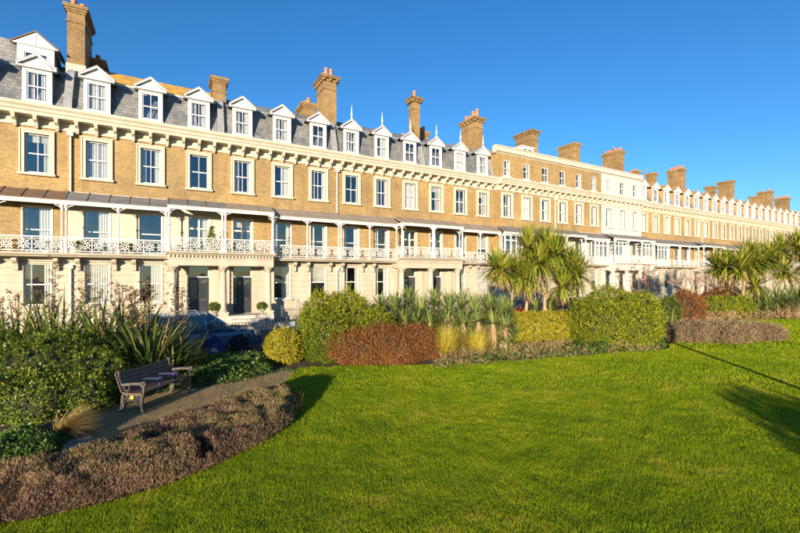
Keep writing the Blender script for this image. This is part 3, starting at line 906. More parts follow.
def shrub_cloud(lobes, clusters, per, leaf, width, bumpy=.14, spread=.09, seed=1, upright=.25, rnd_bias=None, floor=.02):
    """clusters of leaves over the surface of lobes (cx,cy,cz,rx,ry,rz) plus some within"""
    Vs, rn = [], []
    areas = np.array([(l[3]*l[4]+l[3]*l[5]+l[4]*l[5]) for l in lobes]); areas = areas/areas.sum()
    allP, allN = [], []
    for li, l in enumerate(lobes):
        n = int(clusters*1.9*areas[li])
        d = unit(rng.normal(size=(n, 3)))
        rad = 1 + bumpy*lump(d*1.0, seed*31+li)
        rad *= 1 - np.abs(rng.normal(size=n))*.11
        rad *= np.where(rng.uniform(size=n) < .05, rng.uniform(1.02, 1.15, n), 1)
        C = np.array(l[:3]); R = np.array(l[3:])
        P = C + d*R*rad[:, None]
        N = unit(d/R)
        keep = P[:, 2] > floor
        for lj, m in enumerate(lobes):
            if lj != li:
                q = (P - np.array(m[:3]))/np.array(m[3:])
                keep &= (q**2).sum(1) > .72
        allP.append(P[keep]); allN.append(N[keep])
    P = np.concatenate(allP); N = np.concatenate(allN); n = len(P)
    Pc = np.repeat(P, per, 0); Nc = np.repeat(N, per, 0)
    axis = unit(Nc + np.array([0, 0, upright]))
    D = unit(axis*.55 + rng.normal(size=Pc.shape)*.62)
    B = Pc + rng.normal(size=Pc.shape)*spread*.5 - axis*spread*.3
    L = leaf*rng.uniform(.65, 1.25, len(B)); Wd = width*rng.uniform(.7, 1.2, len(B))
    V, Fq = leaf_quads(B, D, L, Wd, up=axis)
    r = np.repeat(rng.uniform(0, 1, n), per)*.55 + rng.uniform(0, 1, len(B))*.45
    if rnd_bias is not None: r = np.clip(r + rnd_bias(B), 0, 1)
    return V, Fq, r
TWIG_CORE = plain('twig_bark_and_dark_core', (.018,.018,.007), (.035,.033,.014), 20, .9)  # bark of twigs and stalks, darkened for the shaded gaps of filler cores
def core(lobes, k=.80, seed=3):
    """added lumpy dark filler inside a shrub, blocks light through the leaves"""
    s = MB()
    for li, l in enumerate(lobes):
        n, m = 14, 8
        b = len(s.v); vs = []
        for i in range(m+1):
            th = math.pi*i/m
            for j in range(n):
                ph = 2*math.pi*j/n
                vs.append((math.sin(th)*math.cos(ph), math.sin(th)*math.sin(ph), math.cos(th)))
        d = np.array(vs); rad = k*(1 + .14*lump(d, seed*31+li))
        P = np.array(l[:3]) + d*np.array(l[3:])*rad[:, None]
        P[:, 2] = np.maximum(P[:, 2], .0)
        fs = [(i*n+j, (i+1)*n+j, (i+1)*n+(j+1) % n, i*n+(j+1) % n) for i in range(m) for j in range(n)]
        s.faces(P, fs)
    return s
def shoots(lobes, n, leaf, width, length, seed):
    """stray leafy shoots standing out of the upper surface"""
    Ps = []
    for l in lobes:
        m = max(2, int(n/len(lobes)))
        d = unit(rng.normal(size=(m, 3)) + np.array([0, 0, .55])); d[:, 2] = np.abs(d[:, 2])
        p0 = np.array(l[:3]) + d*np.array(l[3:])*.95
        ax = unit(d*.5 + np.array([0, 0, .8]) + rng.normal(size=d.shape)*.25)
        ln = length*rng.uniform(.4, 1.1, m)
        for q in range(14):
            Ps.append((p0 + ax*(ln*q/13)[:, None], ax))
    P = np.concatenate([a for a, _ in Ps]); A = np.concatenate([b for _, b in Ps])
    V, Fq = leaf_quads(P, unit(A*.6 + rng.normal(size=P.shape)*.6), leaf*rng.uniform(.6, 1.2, len(P)), width*rng.uniform(.7, 1.2, len(P)))
    return V, Fq, np.clip(rng.uniform(.25, 1.05, len(P)), 0, 1)
def shrub(name, label, cat, lobes, mats, clusters, per, leaf, width, group=None, with_core=True, seed=1, k=.66, shoot=None, **kw):
    x, y = lobes[0][0], lobes[0][1]
    t = thing(name, label, cat, (x, y, 0), 0, group)
    loc = [(l[0]-x, l[1]-y, *l[2:]) for l in lobes]
    V, Fq, r = shrub_cloud(loc, clusters, per, leaf, width, seed=seed, **kw)
    if shoot: V, Fq, r = merge([(V, Fq, r), shoots(loc, shoot[0], leaf, width, shoot[1], seed)])
    link('foliage', np_mesh('foliage', V, Fq, mats, r), t)
    if with_core: part('branches', core(loc, k, seed), TWIG_CORE, t)  # no real stems here: solid dark filler added to block light
    else:
        s = MB()
        for l in loc:
            for q in range(5):
                a = random.uniform(0, 6.28)
                s.tube([(l[0]*.6+random.uniform(-.1,.1), l[1]*.6+random.uniform(-.1,.1), -.02), (l[0]+.3*l[3]*math.cos(a), l[1]+.3*l[4]*math.sin(a), l[2]*.8), (l[0]+.7*l[3]*math.cos(a), l[1]+.7*l[4]*math.sin(a), l[2]+.35*l[5])], [.03,.018,.006], 5)
        part('branches', s, TWIG_CORE, t)
    return t
def strap_geo(base, az, el, L, Wd, droop, seg=5, twist=None):
    """strap leaves: arrays of base (n,3), azimuth, elevation, length, width, droop"""
    n = len(base); V = np.empty((n, seg+1, 2, 3))
    p = base.copy(); side = np.stack([-np.sin(az), np.cos(az), np.zeros(n)], 1)
    e = el.copy()
    prof = [.75, 1.0, 1.0, .82, .5, .06] if seg == 5 else list(np.interp(np.linspace(0, 1, seg+1), [0,.2,.6,1], [.75,1,.9,.06]))
    for i in range(seg+1):
        d = np.stack([np.cos(e)*np.cos(az), np.cos(e)*np.sin(az), np.sin(e)], 1)
        w = (Wd*prof[i]*.5)[:, None]
        V[:, i, 0] = p - side*w; V[:, i, 1] = p + side*w
        p = p + d*(L/seg)[:, None]
        e = e - droop*(i+1)/seg*.75
    V = V.reshape(-1, 3)
    k = np.arange(n)[:, None]*(2*(seg+1)) + np.arange(seg)[None, :]*2
    Fq = np.stack([k, k+1, k+3, k+2], -1).reshape(-1, 4)
    return V, Fq
def rosette(c, n, L, Wd, el=(0.2, 1.45), droop=(.1,.5), seg=5, az0=None, rad=.08):
    az = rng.uniform(0, 2*math.pi, n); e = rng.uniform(el[0], el[1], n)
    base = np.array(c) + np.stack([np.cos(az)*rad*rng.uniform(0,1,n), np.sin(az)*rad*rng.uniform(0,1,n), np.zeros(n)], 1)
    V, Fq = strap_geo(base, az, e, L*rng.uniform(.7, 1.15, n), Wd*rng.uniform(.75, 1.15, n), rng.uniform(droop[0], droop[1], n), seg)
    return V, Fq, np.repeat(rng.uniform(0, 1, n), seg)
def merge(parts):
    Vs, Fs, rs = [], [], []; o = 0
    for V, Fq, r in parts:
        Vs.append(V); Fs.append(Fq+o); rs.append(r); o += len(V)
    return np.concatenate(Vs), np.concatenate(Fs), np.concatenate(rs)
def straps_obj(name, parts, m, parent):
    V, Fq, r = merge(parts)
    return link(name, np_mesh(name, V, Fq, m, r), parent)

# foliage materials
F_DARK = foliage('pittosporum_leaf', [(0,(.035,.065,.008)),(.5,(.085,.135,.014)),(.8,(.21,.25,.022)),(1,(.38,.38,.04))], .25, .4)
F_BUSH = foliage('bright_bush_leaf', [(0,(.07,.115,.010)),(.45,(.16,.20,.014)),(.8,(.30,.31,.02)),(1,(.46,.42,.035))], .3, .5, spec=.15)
F_MID = foliage('mid_bush_leaf', [(0,(.035,.07,.010)),(.5,(.075,.12,.014)),(.85,(.16,.19,.02)),(1,(.27,.26,.03))], .3, .45)
F_YEL = foliage('golden_hedge_leaf', [(0,(.14,.15,.012)),(.5,(.30,.27,.018)),(.85,(.46,.38,.025)),(1,(.58,.50,.05))], .3, .5)
F_RED = foliage('russet_leaf', [(0,(.08,.03,.012)),(.5,(.20,.075,.022)),(.8,(.30,.125,.03)),(.92,(.17,.16,.03)),(1,(.38,.20,.05))], .2, .6)
F_HEATH = foliage('heather_sprig', [(0,(.06,.04,.03)),(.25,(.14,.085,.06)),(.45,(.22,.135,.085)),(.6,(.30,.20,.125)),(.76,(.24,.19,.07)),(.92,(.17,.18,.04)),(1,(.33,.29,.12))], .15, .8, spec=.1)
F_HEDGEB = foliage('grey_brown_sprig', [(0,(.09,.065,.035)),(.4,(.20,.14,.08)),(.75,(.30,.22,.13)),(1,(.27,.23,.10))], .15, .8, spec=.1)
F_PHORM = foliage('flax_leaf', [(0,(.04,.075,.018)),(.5,(.09,.135,.028)),(.78,(.20,.235,.05)),(.92,(.36,.32,.08)),(1,(.40,.26,.11))], .3, .4)
F_CORD = foliage('cabbage_palm_leaf', [(0,(.07,.11,.015)),(.45,(.16,.21,.022)),(.75,(.29,.31,.035)),(.92,(.44,.39,.06)),(1,(.42,.30,.10))], .3, .4)
F_YUCCA = foliage('yucca_leaf', [(0,(.06,.10,.03)),(.5,(.13,.185,.05)),(.85,(.23,.28,.075)),(1,(.36,.34,.10))], .25, .45)
F_DEAD = foliage('dead_leaf', [(0,(.16,.10,.045)),(.5,(.30,.20,.095)),(1,(.44,.32,.17))], .2, .8, spec=.1)
F_SEED = foliage('seed_head', [(0,(.045,.025,.015)),(.5,(.11,.065,.038)),(1,(.20,.13,.075))], .1, .8, spec=.1)
F_STRAW = foliage('straw_grass', [(0,(.30,.20,.06)),(.5,(.55,.40,.13)),(1,(.68,.54,.22))], .3, .6)
F_GOLDG = foliage('golden_grass', [(0,(.26,.22,.03)),(.5,(.50,.42,.05)),(1,(.66,.54,.10))], .35, .6)
F_IVY = foliage('ground_ivy_leaf', [(0,(.03,.065,.012)),(.6,(.07,.13,.02)),(.9,(.15,.21,.035)),(1,(.30,.30,.05))], .3, .45)
F_LAWN = foliage('lawn_blade', [(0,(.10,.175,.005)),(.4,(.20,.295,.007)),(.75,(.30,.38,.010)),(.93,(.41,.38,.03)),(1,(.50,.40,.10))], .35, .6, spec=.08)
F_TWIGS = foliage('bare_twig', [(0,(.16,.10,.075)),(1,(.34,.23,.17))], 0, .9)
CORDBARK = plain('cabbage_palm_bark', (.20,.14,.085), (.36,.27,.17), 6, .9, .6, 25)

# ---------------------------------------------------------------- lawn blades (uncountable)
def vn(x, y, scale, seed):
    """value noise on the ground, 0..1"""
    r = np.random.default_rng(seed); T = r.uniform(0, 1, (256, 256))
    u, v = x*scale+1000.3, y*scale+1000.7
    i, j = np.floor(u).astype(int), np.floor(v).astype(int); a, b = u-i, v-j
    a = a*a*(3-2*a); b = b*b*(3-2*b)
    g = lambda p, q: T[p % 256, q % 256]
    return (g(i,j)*(1-a)+g(i+1,j)*a)*(1-b) + (g(i,j+1)*(1-a)+g(i+1,j+1)*a)*b
def lawn_blades():
    Vs, rs = [], []
    zones = [(1.5, 7.5, 7200, .0050, .036), (7.5, 11, 3900, .0075, .041), (11, 17, 1300, .014, .050), (17, 28, 330, .03, .066), (28, 50, 70, .07, .08)]
    for z0, z1, dens, w, h in zones:
        wid = z1*1.06 + 2.4
        n = int((z1-z0)*2*wid*dens)
        t = rng.uniform(z0, z1, n); u = rng.uniform(-wid, wid, n)
        keep = np.abs(u) < t*1.06 + 2.4
        t, u = t[keep], u[keep]
        P = np.stack([t*FWD[0]+u*RGT[0], t*FWD[1]+u*RGT[1]-CAM_D, np.zeros(len(t))], 1)
        P = P[inside(LAWN, P)]
        x, y = P[:, 0], P[:, 1]
        patch = .45*vn(x, y, .35, 1) + .35*vn(x, y, 1.1, 2) + .2*vn(x, y, 2.7, 3)
        fine = .6*vn(x, y, 4.5, 4) + .4*vn(x, y, 9, 5)
        tone = vn(x, y, .8, 6)*.5 + vn(x, y, 3.1, 7)*.5
        tall = h*(.30 + .45*patch + .85*fine)*rng.uniform(.55, 1.25, len(P))
        a = rng.uniform(0, 6.283, len(P)); lean = rng.uniform(.15, .95, len(P))*tall
        b = rng.uniform(0, 6.283, len(P))
        V = np.empty((len(P), 3, 3))
        V[:, 0] = P + np.stack([np.cos(a)*w*.5, np.sin(a)*w*.5, -.002+0*a], 1)
        V[:, 1] = P - np.stack([np.cos(a)*w*.5, np.sin(a)*w*.5, .002+0*a], 1)
        V[:, 2] = P + np.stack([np.cos(b)*lean, np.sin(b)*lean, tall], 1)
        Vs.append(V.reshape(-1, 3)); rs.append(np.clip(rng.uniform(0, 1, len(P))*.55 + (tone-.5)*.75 + fine*.25 + .12, 0, 1))
    V = np.concatenate(Vs); r = np.concatenate(rs)
    o = link('lawn_grass', np_mesh('lawn_grass', V, np.arange(len(V)).reshape(-1, 3), F_LAWN, r))
    tag(o, 'short mown green grass covering the park lawn', 'grass', kind='stuff')
lawn_blades()

# ---------------------------------------------------------------- left bed: big evergreen shrub, heather, flax
cx, cy = ZP(38, 9.9)
fx, fy = FWD; rx_, ry_ = RGT
def off(c, right, fwd):
    return (c[0]+right*rx_+fwd*fx, c[1]+right*ry_+fwd*fy)
C0 = (cx, cy)
lob = []
for r_, f_, z_, a_, b_, h_ in ((0,0,.70,1.4,1.3,.92),(-1.5,.1,.75,1.4,1.3,1.0),(1.05,.35,.55,.95,1.1,.82),(.1,.8,.72,1.3,1.1,.95),(-3.0,-.1,.7,1.5,1.3,1.0),(-.7,-.55,.5,1.3,1.0,.8),(1.0,-1.05,.3,.85,.7,.62),(1.65,-.6,.3,.55,.6,.6),(.1,-1.2,.3,.9,.7,.65)):
    p = off(C0, r_, f_); lob.append((p[0], p[1], z_, a_, b_, h_))
shrub('evergreen_shrub', 'large dark evergreen shrub with glossy leaf rosettes behind the bench', 'shrub', lob, F_DARK, 7200, 11, .066, .026, seed=2, shoot=(110,.22), bumpy=.16, spread=.08)

def mound(poly, n, height, leaf, width, edge=.5, seedf=1.0, up=1.5, rag=.25, gaps=0):
    """sprigs standing over a polygon; the height falls off to the edge"""
    poly = [tuple(p) for p in poly]
    A = np.array(poly); lo, hi = A.min(0), A.max(0)
    P = rng.uniform(lo, hi, (int(n*2.4), 2)); P = P[inside(poly, P)][:n]
    d = np.full(len(P), 9.0)
    for i in range(len(poly)):
        a, b = A[i], A[(i+1) % len(A)]; ab = b-a
        t = np.clip(((P-a) @ ab)/max((ab**2).sum(), 1e-9), 0, 1)
        d = np.minimum(d, np.linalg.norm(P-(a+t[:, None]*ab), axis=1))
    x, y = P[:, 0]*seedf, P[:, 1]*seedf
    lumps = .45*vn(x, y, 1.3, 21) + .55*vn(x, y, 4.2, 22)
    if gaps:
        keep = vn(x, y, 1.7, 23)*.6 + vn(x, y, 5, 24)*.4 > gaps
        P, d, x, y, lumps = P[keep], d[keep], x[keep], y[keep], lumps[keep]
    top = height*np.clip(d/edge, .12, 1)**.6*(.62+.6*lumps)
    z = top*(1-np.abs(rng.normal(size=len(P)))*rag)
    z = np.maximum(z, .0)
    B = np.stack([P[:, 0], P[:, 1], z], 1)
    D = unit(rng.normal(size=B.shape) + np.array([0, 0, up]))
    V, Fq = leaf_quads(B, D, leaf*rng.uniform(.6, 1.3, len(B)), width*rng.uniform(.6, 1.3, len(B)))
    return V, Fq, np.clip(.55*rng.uniform(0, 1, len(B)) + .25*lumps + .45*(vn(x, y, 1.1, 31)-.5) + .2*(vn(x, y, 4, 32)-.5) + .12, 0, 1), lumps
heath_px = [(-30,542),(0,527),(50,518),(110,504),(165,488),(215,468),(264,444),(292,425),(300,407),(294,396),(266,397),(238,405),(208,416),(168,429),(132,442),(96,457),(60,470),(20,474),(-30,482)]
hp = [G(*p) for p in heath_px]
V, Fq, r, _ = mound(hp, 165000, .36, .065, .0085, .28, gaps=.3)
t = thing('heather_bed', 'low brown heather spreading along the lawn edge in front of the bench', 'heather', (*G(150,460), 0))
o = link('sprigs', np_mesh('sprigs', V - np.array([*G(150,460), 0]), Fq, F_HEATH, r), t); o['kind'] = 'stuff'
V, Fq, r, _ = mound(hp, 9000, .38, .06, .012, .28, gaps=.5, seedf=1.0)
o = link('green_sprigs', np_mesh('green_sprigs', V - np.array([*G(150,460), 0]), Fq, F_MID, r), t); o['kind'] = 'stuff'
# woody stems under the sprigs
A = np.array(hp); P = rng.uniform(A.min(0), A.max(0), (5200, 2)); P = P[inside(hp, P)]
n = len(P); az = rng.uniform(0, 6.28, n)
V, Fq = strap_geo(np.stack([P[:, 0], P[:, 1], np.zeros(n)], 1), az, rng.uniform(.7, 1.5, n), rng.uniform(.2, .46, n), np.full(n, .008), rng.uniform(0, .3, n), 3)
o = link('stems', np_mesh('stems', V - np.array([*G(150,460), 0]), Fq, F_SEED, np.repeat(rng.uniform(0, 1, n), 3)), t); o['kind'] = 'stuff'

# grit, twigs and fallen leaves lying on the path
pp = [G(*p) for p in path_px]; A = np.array(pp)
P = rng.uniform(A.min(0), A.max(0), (9000, 2)); P = P[inside(pp, P)]
P = P[vn(P[:, 0], P[:, 1], 2.2, 41) + rng.uniform(-.3, .3, len(P)) > .5]
n = len(P); D = unit(np.stack([rng.normal(size=n), rng.normal(size=n), rng.uniform(0, .5, n)], 1))
V, Fq = leaf_quads(np.stack([P[:, 0], P[:, 1], np.full(n, -.002)], 1), D, rng.uniform(.015, .06, n), rng.uniform(.008, .028, n), up=np.array([0, 0, 1.0]))
o = link('path_litter', np_mesh('path_litter', V, Fq, F_HEATH, rng.uniform(0, 1, n))); tag(o, 'grit and small fallen leaves scattered over the path', 'litter', kind='stuff')
# grass creeping over the path edges
n = 2600; e = rng.integers(0, len(pp), n); f = rng.uniform(0, 1, n)[:, None]
Q = A[e]*(1-f) + A[(e+1) % len(A)]*f + rng.normal(0, .07, (n, 2))
V, Fq = leaf_quads(np.stack([Q[:, 0], Q[:, 1], np.full(n, -.01)], 1), unit(rng.normal(size=(n, 3))*.6 + np.array([0, 0, 1])), rng.uniform(.04, .13, n), np.full(n, .008))
o = link('path_edge_grass', np_mesh('path_edge_grass', V, Fq, F_IVY, rng.uniform(0, 1, n))); tag(o, 'thin grass creeping over the edges of the path', 'grass', kind='stuff')

# small leafy weeds left of the heather
wp = [G(*p) for p in ((-40,470),(0,438),(40,432),(72,440),(58,456),(20,462))]
V, Fq, r, _ = mound(wp, 5200, .26, .06, .035, .3, up=.6)
o = link('leafy_weeds', np_mesh('leafy_weeds', V, Fq, F_IVY, r)); tag(o, 'yellow-green leafy weeds at the foot of the feathery grass tuft', 'weeds')
# feathery grass tuft blown to the right
x, y = G(57, 437)
n = 1000; az = rng.normal(-YAW+.25, .55, n)
V, Fq = strap_geo(np.stack([x+rng.normal(0,.05,n), y+rng.normal(0,.05,n), np.zeros(n)], 1), az, rng.uniform(.35, 1.1, n), rng.uniform(.4, .9, n), np.full(n, .009), rng.uniform(.2, .75, n), 5)
o = link('grass_tuft', np_mesh('grass_tuft', V - np.array([x, y, 0]), Fq, F_STRAW, np.repeat(rng.uniform(0,1,n), 5)), None, (x, y, 0))
tag(o, 'straw-coloured feathery grass tuft leaning over between the evergreen shrub and heather', 'grass')

def flax(label, px, Z, nl, L, stalks, lean=None, el=(.75, 1.5), name='flax_plant', m=None, Wd=.055, group=None, droop=(.05,.6)):
    """New Zealand flax: strap leaves and tall seed stalks (dx, height)"""
    x, y = ZP(px, Z)
    t = thing(name, label, 'plant', (x, y, 0), 0, group)
    ps = []
    for q in range(5):
        ps.append(rosette((random.uniform(-.3,.3), random.uniform(-.3,.3), 0), nl//5, L, Wd, el, droop, 5, rad=.14))
    straps_obj('leaves', ps, m or F_PHORM, t)
    for (dx, h) in stalks:
        s = MB(); b = Vector((dx*.35*rx_, dx*.35*ry_, 0)); top = Vector((dx*rx_+random.uniform(-.1,.1), dx*ry_+random.uniform(-.1,.1), h))
        mid = (b+top)/2 + Vector((random.uniform(-.06,.06), random.uniform(-.06,.06), 0))
        s.tube([b, mid, top], [.018,.014,.007], 5)
        st = part('flower_stalk', s, TWIG_CORE, t)
        # side branchlets with seed pods
        n = 13; pods = []
        for k in range(n):
            f = .52 + .48*k/(n-1); p = (b*(1-f)**2 + mid*2*f*(1-f) + top*f*f); a = k*2.4
            d = Vector((math.cos(a), math.sin(a), .7)).normalized()
            ln = .30*(1-.55*(f-.5))
            npod = 15
            q = np.array(p)[None, :] + np.array(d)[None, :]*np.linspace(.25, 1, npod)[:, None]*ln + rng.normal(0, .03, (npod, 3))
            D = unit(rng.normal(size=(npod, 3)) + np.array([0, 0, .6]))
            V, Fq = leaf_quads(q, D, np.full(npod, .085), np.full(npod, .036))
            pods.append((V, Fq, rng.uniform(0, 1, npod)))
        o_ = straps_obj('seed_pods', pods, F_SEED, st); o_['kind'] = 'stuff'
    return t
flax('green flax with broad arching leaves directly behind the bench', 150, 11.7, 170, 2.0, [(-.6,2.6),(-.2,2.8)], Wd=.085, el=(.7,1.45))
flax('green flax behind the bench, left of the broad arching one, with brown seed stalks', 108, 12.3, 150, 2.7, [(-.7,3.2),(-.3,2.6),(.15,2.75),(.8,2.6)], Wd=.075)
flax('flax with a very tall seed stalk behind the evergreen shrub', 62, 12.2, 140, 2.7, [(-.35,3.55),(.5,2.6)], Wd=.07)
flax('short flax with brown seed heads behind the far end of the evergreen shrub', 18, 12.0, 140, 2.5, [(-.5,2.4),(.0,2.55),(.6,2.5),(1.0,2.4)], Wd=.065)
flax('thin flax with a dense cluster of dark seed heads behind the bench', 135, 13.0, 90, 2.6, [(-.4,2.75),(.0,2.6),(.5,2.75)], Wd=.06)
flax('flax with arching leaves beside the bench end, next to the ground cover', 172, 11.9, 100, 1.45, [], Wd=.075, el=(.5,1.4))
flax('flax with reddish seed heads beside the parked dark blue car', 186, 13.2, 60, 1.6, [(-.5,2.75),(-.15,2.6)], Wd=.06)

# ground cover between bench and golden hedge
gp = [G(*p) for p in ((168,392),(178,366),(205,360),(255,357),(276,358),(272,372),(240,381),(200,387))]
V, Fq, r, _ = mound(gp, 10000, .34, .085, .05, .5, up=.7)
t = thing('ground_cover', 'green leafy ground cover between the bench and the golden hedge', 'ground cover', (*G(225,370), 0))
o = link('foliage', np_mesh('foliage', V - np.array([*G(225,370), 0]), Fq, F_IVY, r), t)

# ---------------------------------------------------------------- middle group
def blob(px, Z, wpx, top_py, dfrac=.8, n=1):
    """lobe from photo measure: centre column, depth, half-width in px, top row"""
    x, y = ZP(px, Z); h = HZ(top_py, Z); a = wpx*Z/F_PX
    return (x, y, h*.46, a, a*dfrac, h*.54)
def boxy(px0, px1, py_base, top_py, deep=1.1, lobes=3):
    """a clipped hedge as a chain of squarish lobes"""
    out = []
    for i in range(lobes):
        px = px0 + (px1-px0)*(i+.5)/lobes
        Zb = CAM_H*F_PX/(py_base-HORIZON) + deep*.5
        x, y = ZP(px, Zb); h = HZ(top_py, Zb)
        out.append((x, y, h*.48, (px1-px0)/lobes*.72*Zb/F_PX, deep*.6, h*.53))
    return out
shrub('golden_shrub', 'small rounded golden-yellow clipped shrub beside the tall green bush', 'shrub', [blob(284,14.4,18,328,1.0)]+[blob(290,14.6,16,330,1.0)], F_YEL, 1500, 10, .062, .03, seed=5, shoot=(30,.14), bumpy=.06, spread=.06)
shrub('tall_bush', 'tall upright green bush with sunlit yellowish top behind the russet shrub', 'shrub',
      [blob(322,15.0,22,293), blob(345,15.4,24,290), blob(331,14.7,27,306), blob(362,15.2,16,300), blob(309,14.9,13,312), blob(375,15.3,22,309)], F_BUSH, 4200, 9, .085, .03, seed=7, shoot=(130,.42), rnd_bias=lambda B: (B[:, 2]-1.9)*.22, bumpy=.16, upright=.9, spread=.1)  # higher leaves yellower: new growth, with the sunlit top put into the colour
shrub('russet_shrub', 'reddish-brown spreading shrub in front of the tall green bush at the lawn edge', 'shrub',
      [blob(348,14.5,25,327), blob(385,14.6,28,324), blob(415,15.0,24,324), blob(365,14.2,24,336), blob(402,14.4,24,334), blob(430,15.1,12,336)], F_RED, 4000, 10, .06, .022, seed=8, shoot=(160,.36), bumpy=.2, upright=.8, spread=.1)

def yucca_clump(label, px, Z, top_py, R=.62, trunk=True, group='yuccas along the hedge line', nl=130, dead=44):
    R = R*1.35
    x, y = ZP(px, Z); h = max(HZ(top_py, Z) - R*.8, .35)
    t = thing('yucca', label, 'yucca', (x, y, 0), 0, group)
    part('trunk', MB().tube([(0,0,-.05),(.05,.03,h*.5),(0,0,h)], [.11,.10,.08], 7), CORDBARK, t)
    straps_obj('leaves', [rosette((0,0,h), nl, R*1.05, .062, (-.35, 1.5), (0,.4), 4, rad=.09)] +
               [rosette((random.uniform(-.3,.3), random.uniform(-.3,.3), h*f), nl//2, R*.85, .055, (-.2, 1.2), (0,.5), 4, rad=.1) for f in (.12, .42, .7)], F_YUCCA, t)
    straps_obj('dead_leaves', [rosette((0,0,max(h-.1-k*.3,.25)), dead//2, R*.8, .05, (-1.3,-.3), (-.1,.2), 3, rad=.12) for k in range(2)], F_DEAD, t)
    return t
ORD = ['first','second','third','fourth','fifth','sixth','seventh','eighth','ninth','tenth','eleventh']
yl = [(382,17.2,296),(396,16.6,294),(410,17.3,288),(421,16.4,297),(435,17.0,290),(449,16.5,293),(462,17.1,291),(475,16.6,296),(489,17.0,293),(501,16.6,297),(506,17.8,300)]
for q, (px, Z, tp) in enumerate(yl):
    yucca_clump('grey-green yucca, %s along the yucca row from the tall green bush' % ORD[q], px, Z, tp)
for q, (px, Z, tp) in enumerate(((390,16.0,312),(405,16.2,308),(418,16.1,311),(430,15.9,309),(447,16.3,307),(463,16.2,310),(478,16.3,308),(493,16.2,310),(505,16.4,313))):
    yucca_clump('low yucca in front of the yucca row, %s from the russet shrub' % ORD[q], px, Z, tp, .5, nl=70, group='low yucca offsets')
def tuft(name, label, px, py, n, L, m, el=(.6,1.5), Wd=.009, rad=.14, group=None, dro=(.1,.6)):
    x, y = G(px, py)
    V, Fq, r = rosette((0,0,0), n, L, Wd, el, dro, 4, rad=rad)
    o = link(name, np_mesh(name, V, Fq, m, r), None, (x, y, 0)); tag(o, label, 'grass', group)
    return o
tuft('golden_grass_tuft', 'larger bright golden grass tuft beside the russet shrub', 446, 357, 1100, 1.25, F_GOLDG, rad=.24, Wd=.013)
tuft('golden_grass_tuft', 'smaller golden grass tuft below the yuccas', 477, 355, 900, 1.12, F_GOLDG, rad=.22, Wd=.013)
# dry grasses and weeds along the bed edge
vp = [G(*p) for p in ((432,369),(500,364),(560,359),(600,356),(660,351),(655,338),(600,344),(560,346),(505,350),(440,358))]
V, Fq, r, _ = mound(vp, 9000, .36, .17, .015, .35, up=1.2, rag=.6, gaps=.48)
o = link('dry_grass_edge', np_mesh('dry_grass_edge', V, Fq, F_DEAD, r)); tag(o, 'dry straw-coloured grass and weeds along the bed edge below the yuccas', 'dry grass', kind='stuff')
V, Fq, r, _ = mound(vp, 9000, .24, .09, .035, .35, up=.8, rag=.5, gaps=.38)
o = link('bed_edge_weeds', np_mesh('bed_edge_weeds', V, Fq, F_IVY, r)); tag(o, 'low green weeds among dry grass along the bed edge', 'weeds', kind='stuff')

shrub('golden_hedge', 'golden-yellow box-shaped hedge below the cabbage palms', 'hedge', boxy(505,570,346,311,1.3,4), F_YEL, 2800, 10, .062, .03, seed=9, shoot=(50,.15), bumpy=.05, spread=.06)
shrub('rounded_bush', 'big rounded yellow-green bush standing at the lawn edge beside the golden hedge', 'shrub',
      [blob(612,17.9,34,288), blob(590,17.8,24,298), blob(638,18.0,26,292), blob(604,17.3,30,302), blob(632,17.4,28,303), blob(655,18.1,10,304)], F_BUSH, 5200, 10, .082, .032, seed=11, shoot=(130,.36), bumpy=.13, spread=.1, upright=.5)
# low leafy plants at its foot
for q, (px, py, lab) in enumerate(((600,352,'low bright green leafy plant at the foot of the rounded bush'),(655,347,'low leafy plant between the rounded bush and the grey-brown hedge'),(585,348,'small russet-tinged plant beside the golden hedge'))):
    x, y = G(px, py)
    shrub('leafy_plant', lab, 'plant', [(x, y, .12, .42, .35, .26)], F_IVY, 160, 8, .09, .045, with_core=False, seed=20+q)
shrub('grey_brown_hedge', 'low grey-brown twiggy mound of shrubs on the lawn beyond the rounded bush', 'shrub',
      [blob(693,19.0,24,321,.7), blob(716,19.2,22,322,.7), blob(738,19.4,24,322,.7), blob(762,19.5,22,324,.7), blob(678,18.9,14,324,.7), blob(728,18.8,26,327,.7), blob(775,19.5,12,328,.7)], F_HEDGEB, 6500, 7, .13, .018, seed=12, shoot=(220,.28), bumpy=.10, upright=1.4, spread=.12)

# ---------------------------------------------------------------- cabbage palms
def cabbage_palm(label, trunk, branches, nl=290, L=.9, Wd=.07, rad=.085):
    """trunk: list of (px, py, Z); branches: list of (list of (px,py,Z)) ending in leaf heads"""
    def pt(p): 
        x, y = ZP(p[0], p[2]); return Vector((x, y, HZ(314-(314-p[1])*.88, p[2])))
    base = pt(trunk[0]); base.z = 0
    t = thing('cabbage_palm', label, 'palm tree', tuple(base))
    P = [pt(p) - base for p in trunk]; P[0] = Vector((0,0,-.1))
    s = MB(); s.tube(P, [rad*1.35]+[rad*(1-.25*i/len(P)) for i in range(1, len(P))], 9)
    part('trunk', s, CORDBARK, t)
    for br in branches:
        if len(br) > 1:
            Q = [pt(p) - base for p in br]
            s = MB(); s.tube(Q, [rad*.72, rad*.62, rad*.5, rad*.45][:len(Q)] if len(Q) <= 4 else rad*.6, 7)
            part('branch', s, CORDBARK, t)
        c = pt(br[-1]) - base
        h = straps_obj('leaf_head', [rosette(tuple(c), nl, L, Wd, (-.75, 1.5), (.0,.75), 4, rad=.12)], F_CORD, t)
        straps_obj('dead_leaves', [rosette(tuple(c - Vector((0,0,.12))), 26, L*.85, Wd, (-1.4,-.6), (0,.3), 3, rad=.1)], F_DEAD, h)
    return t
Z = 21.0
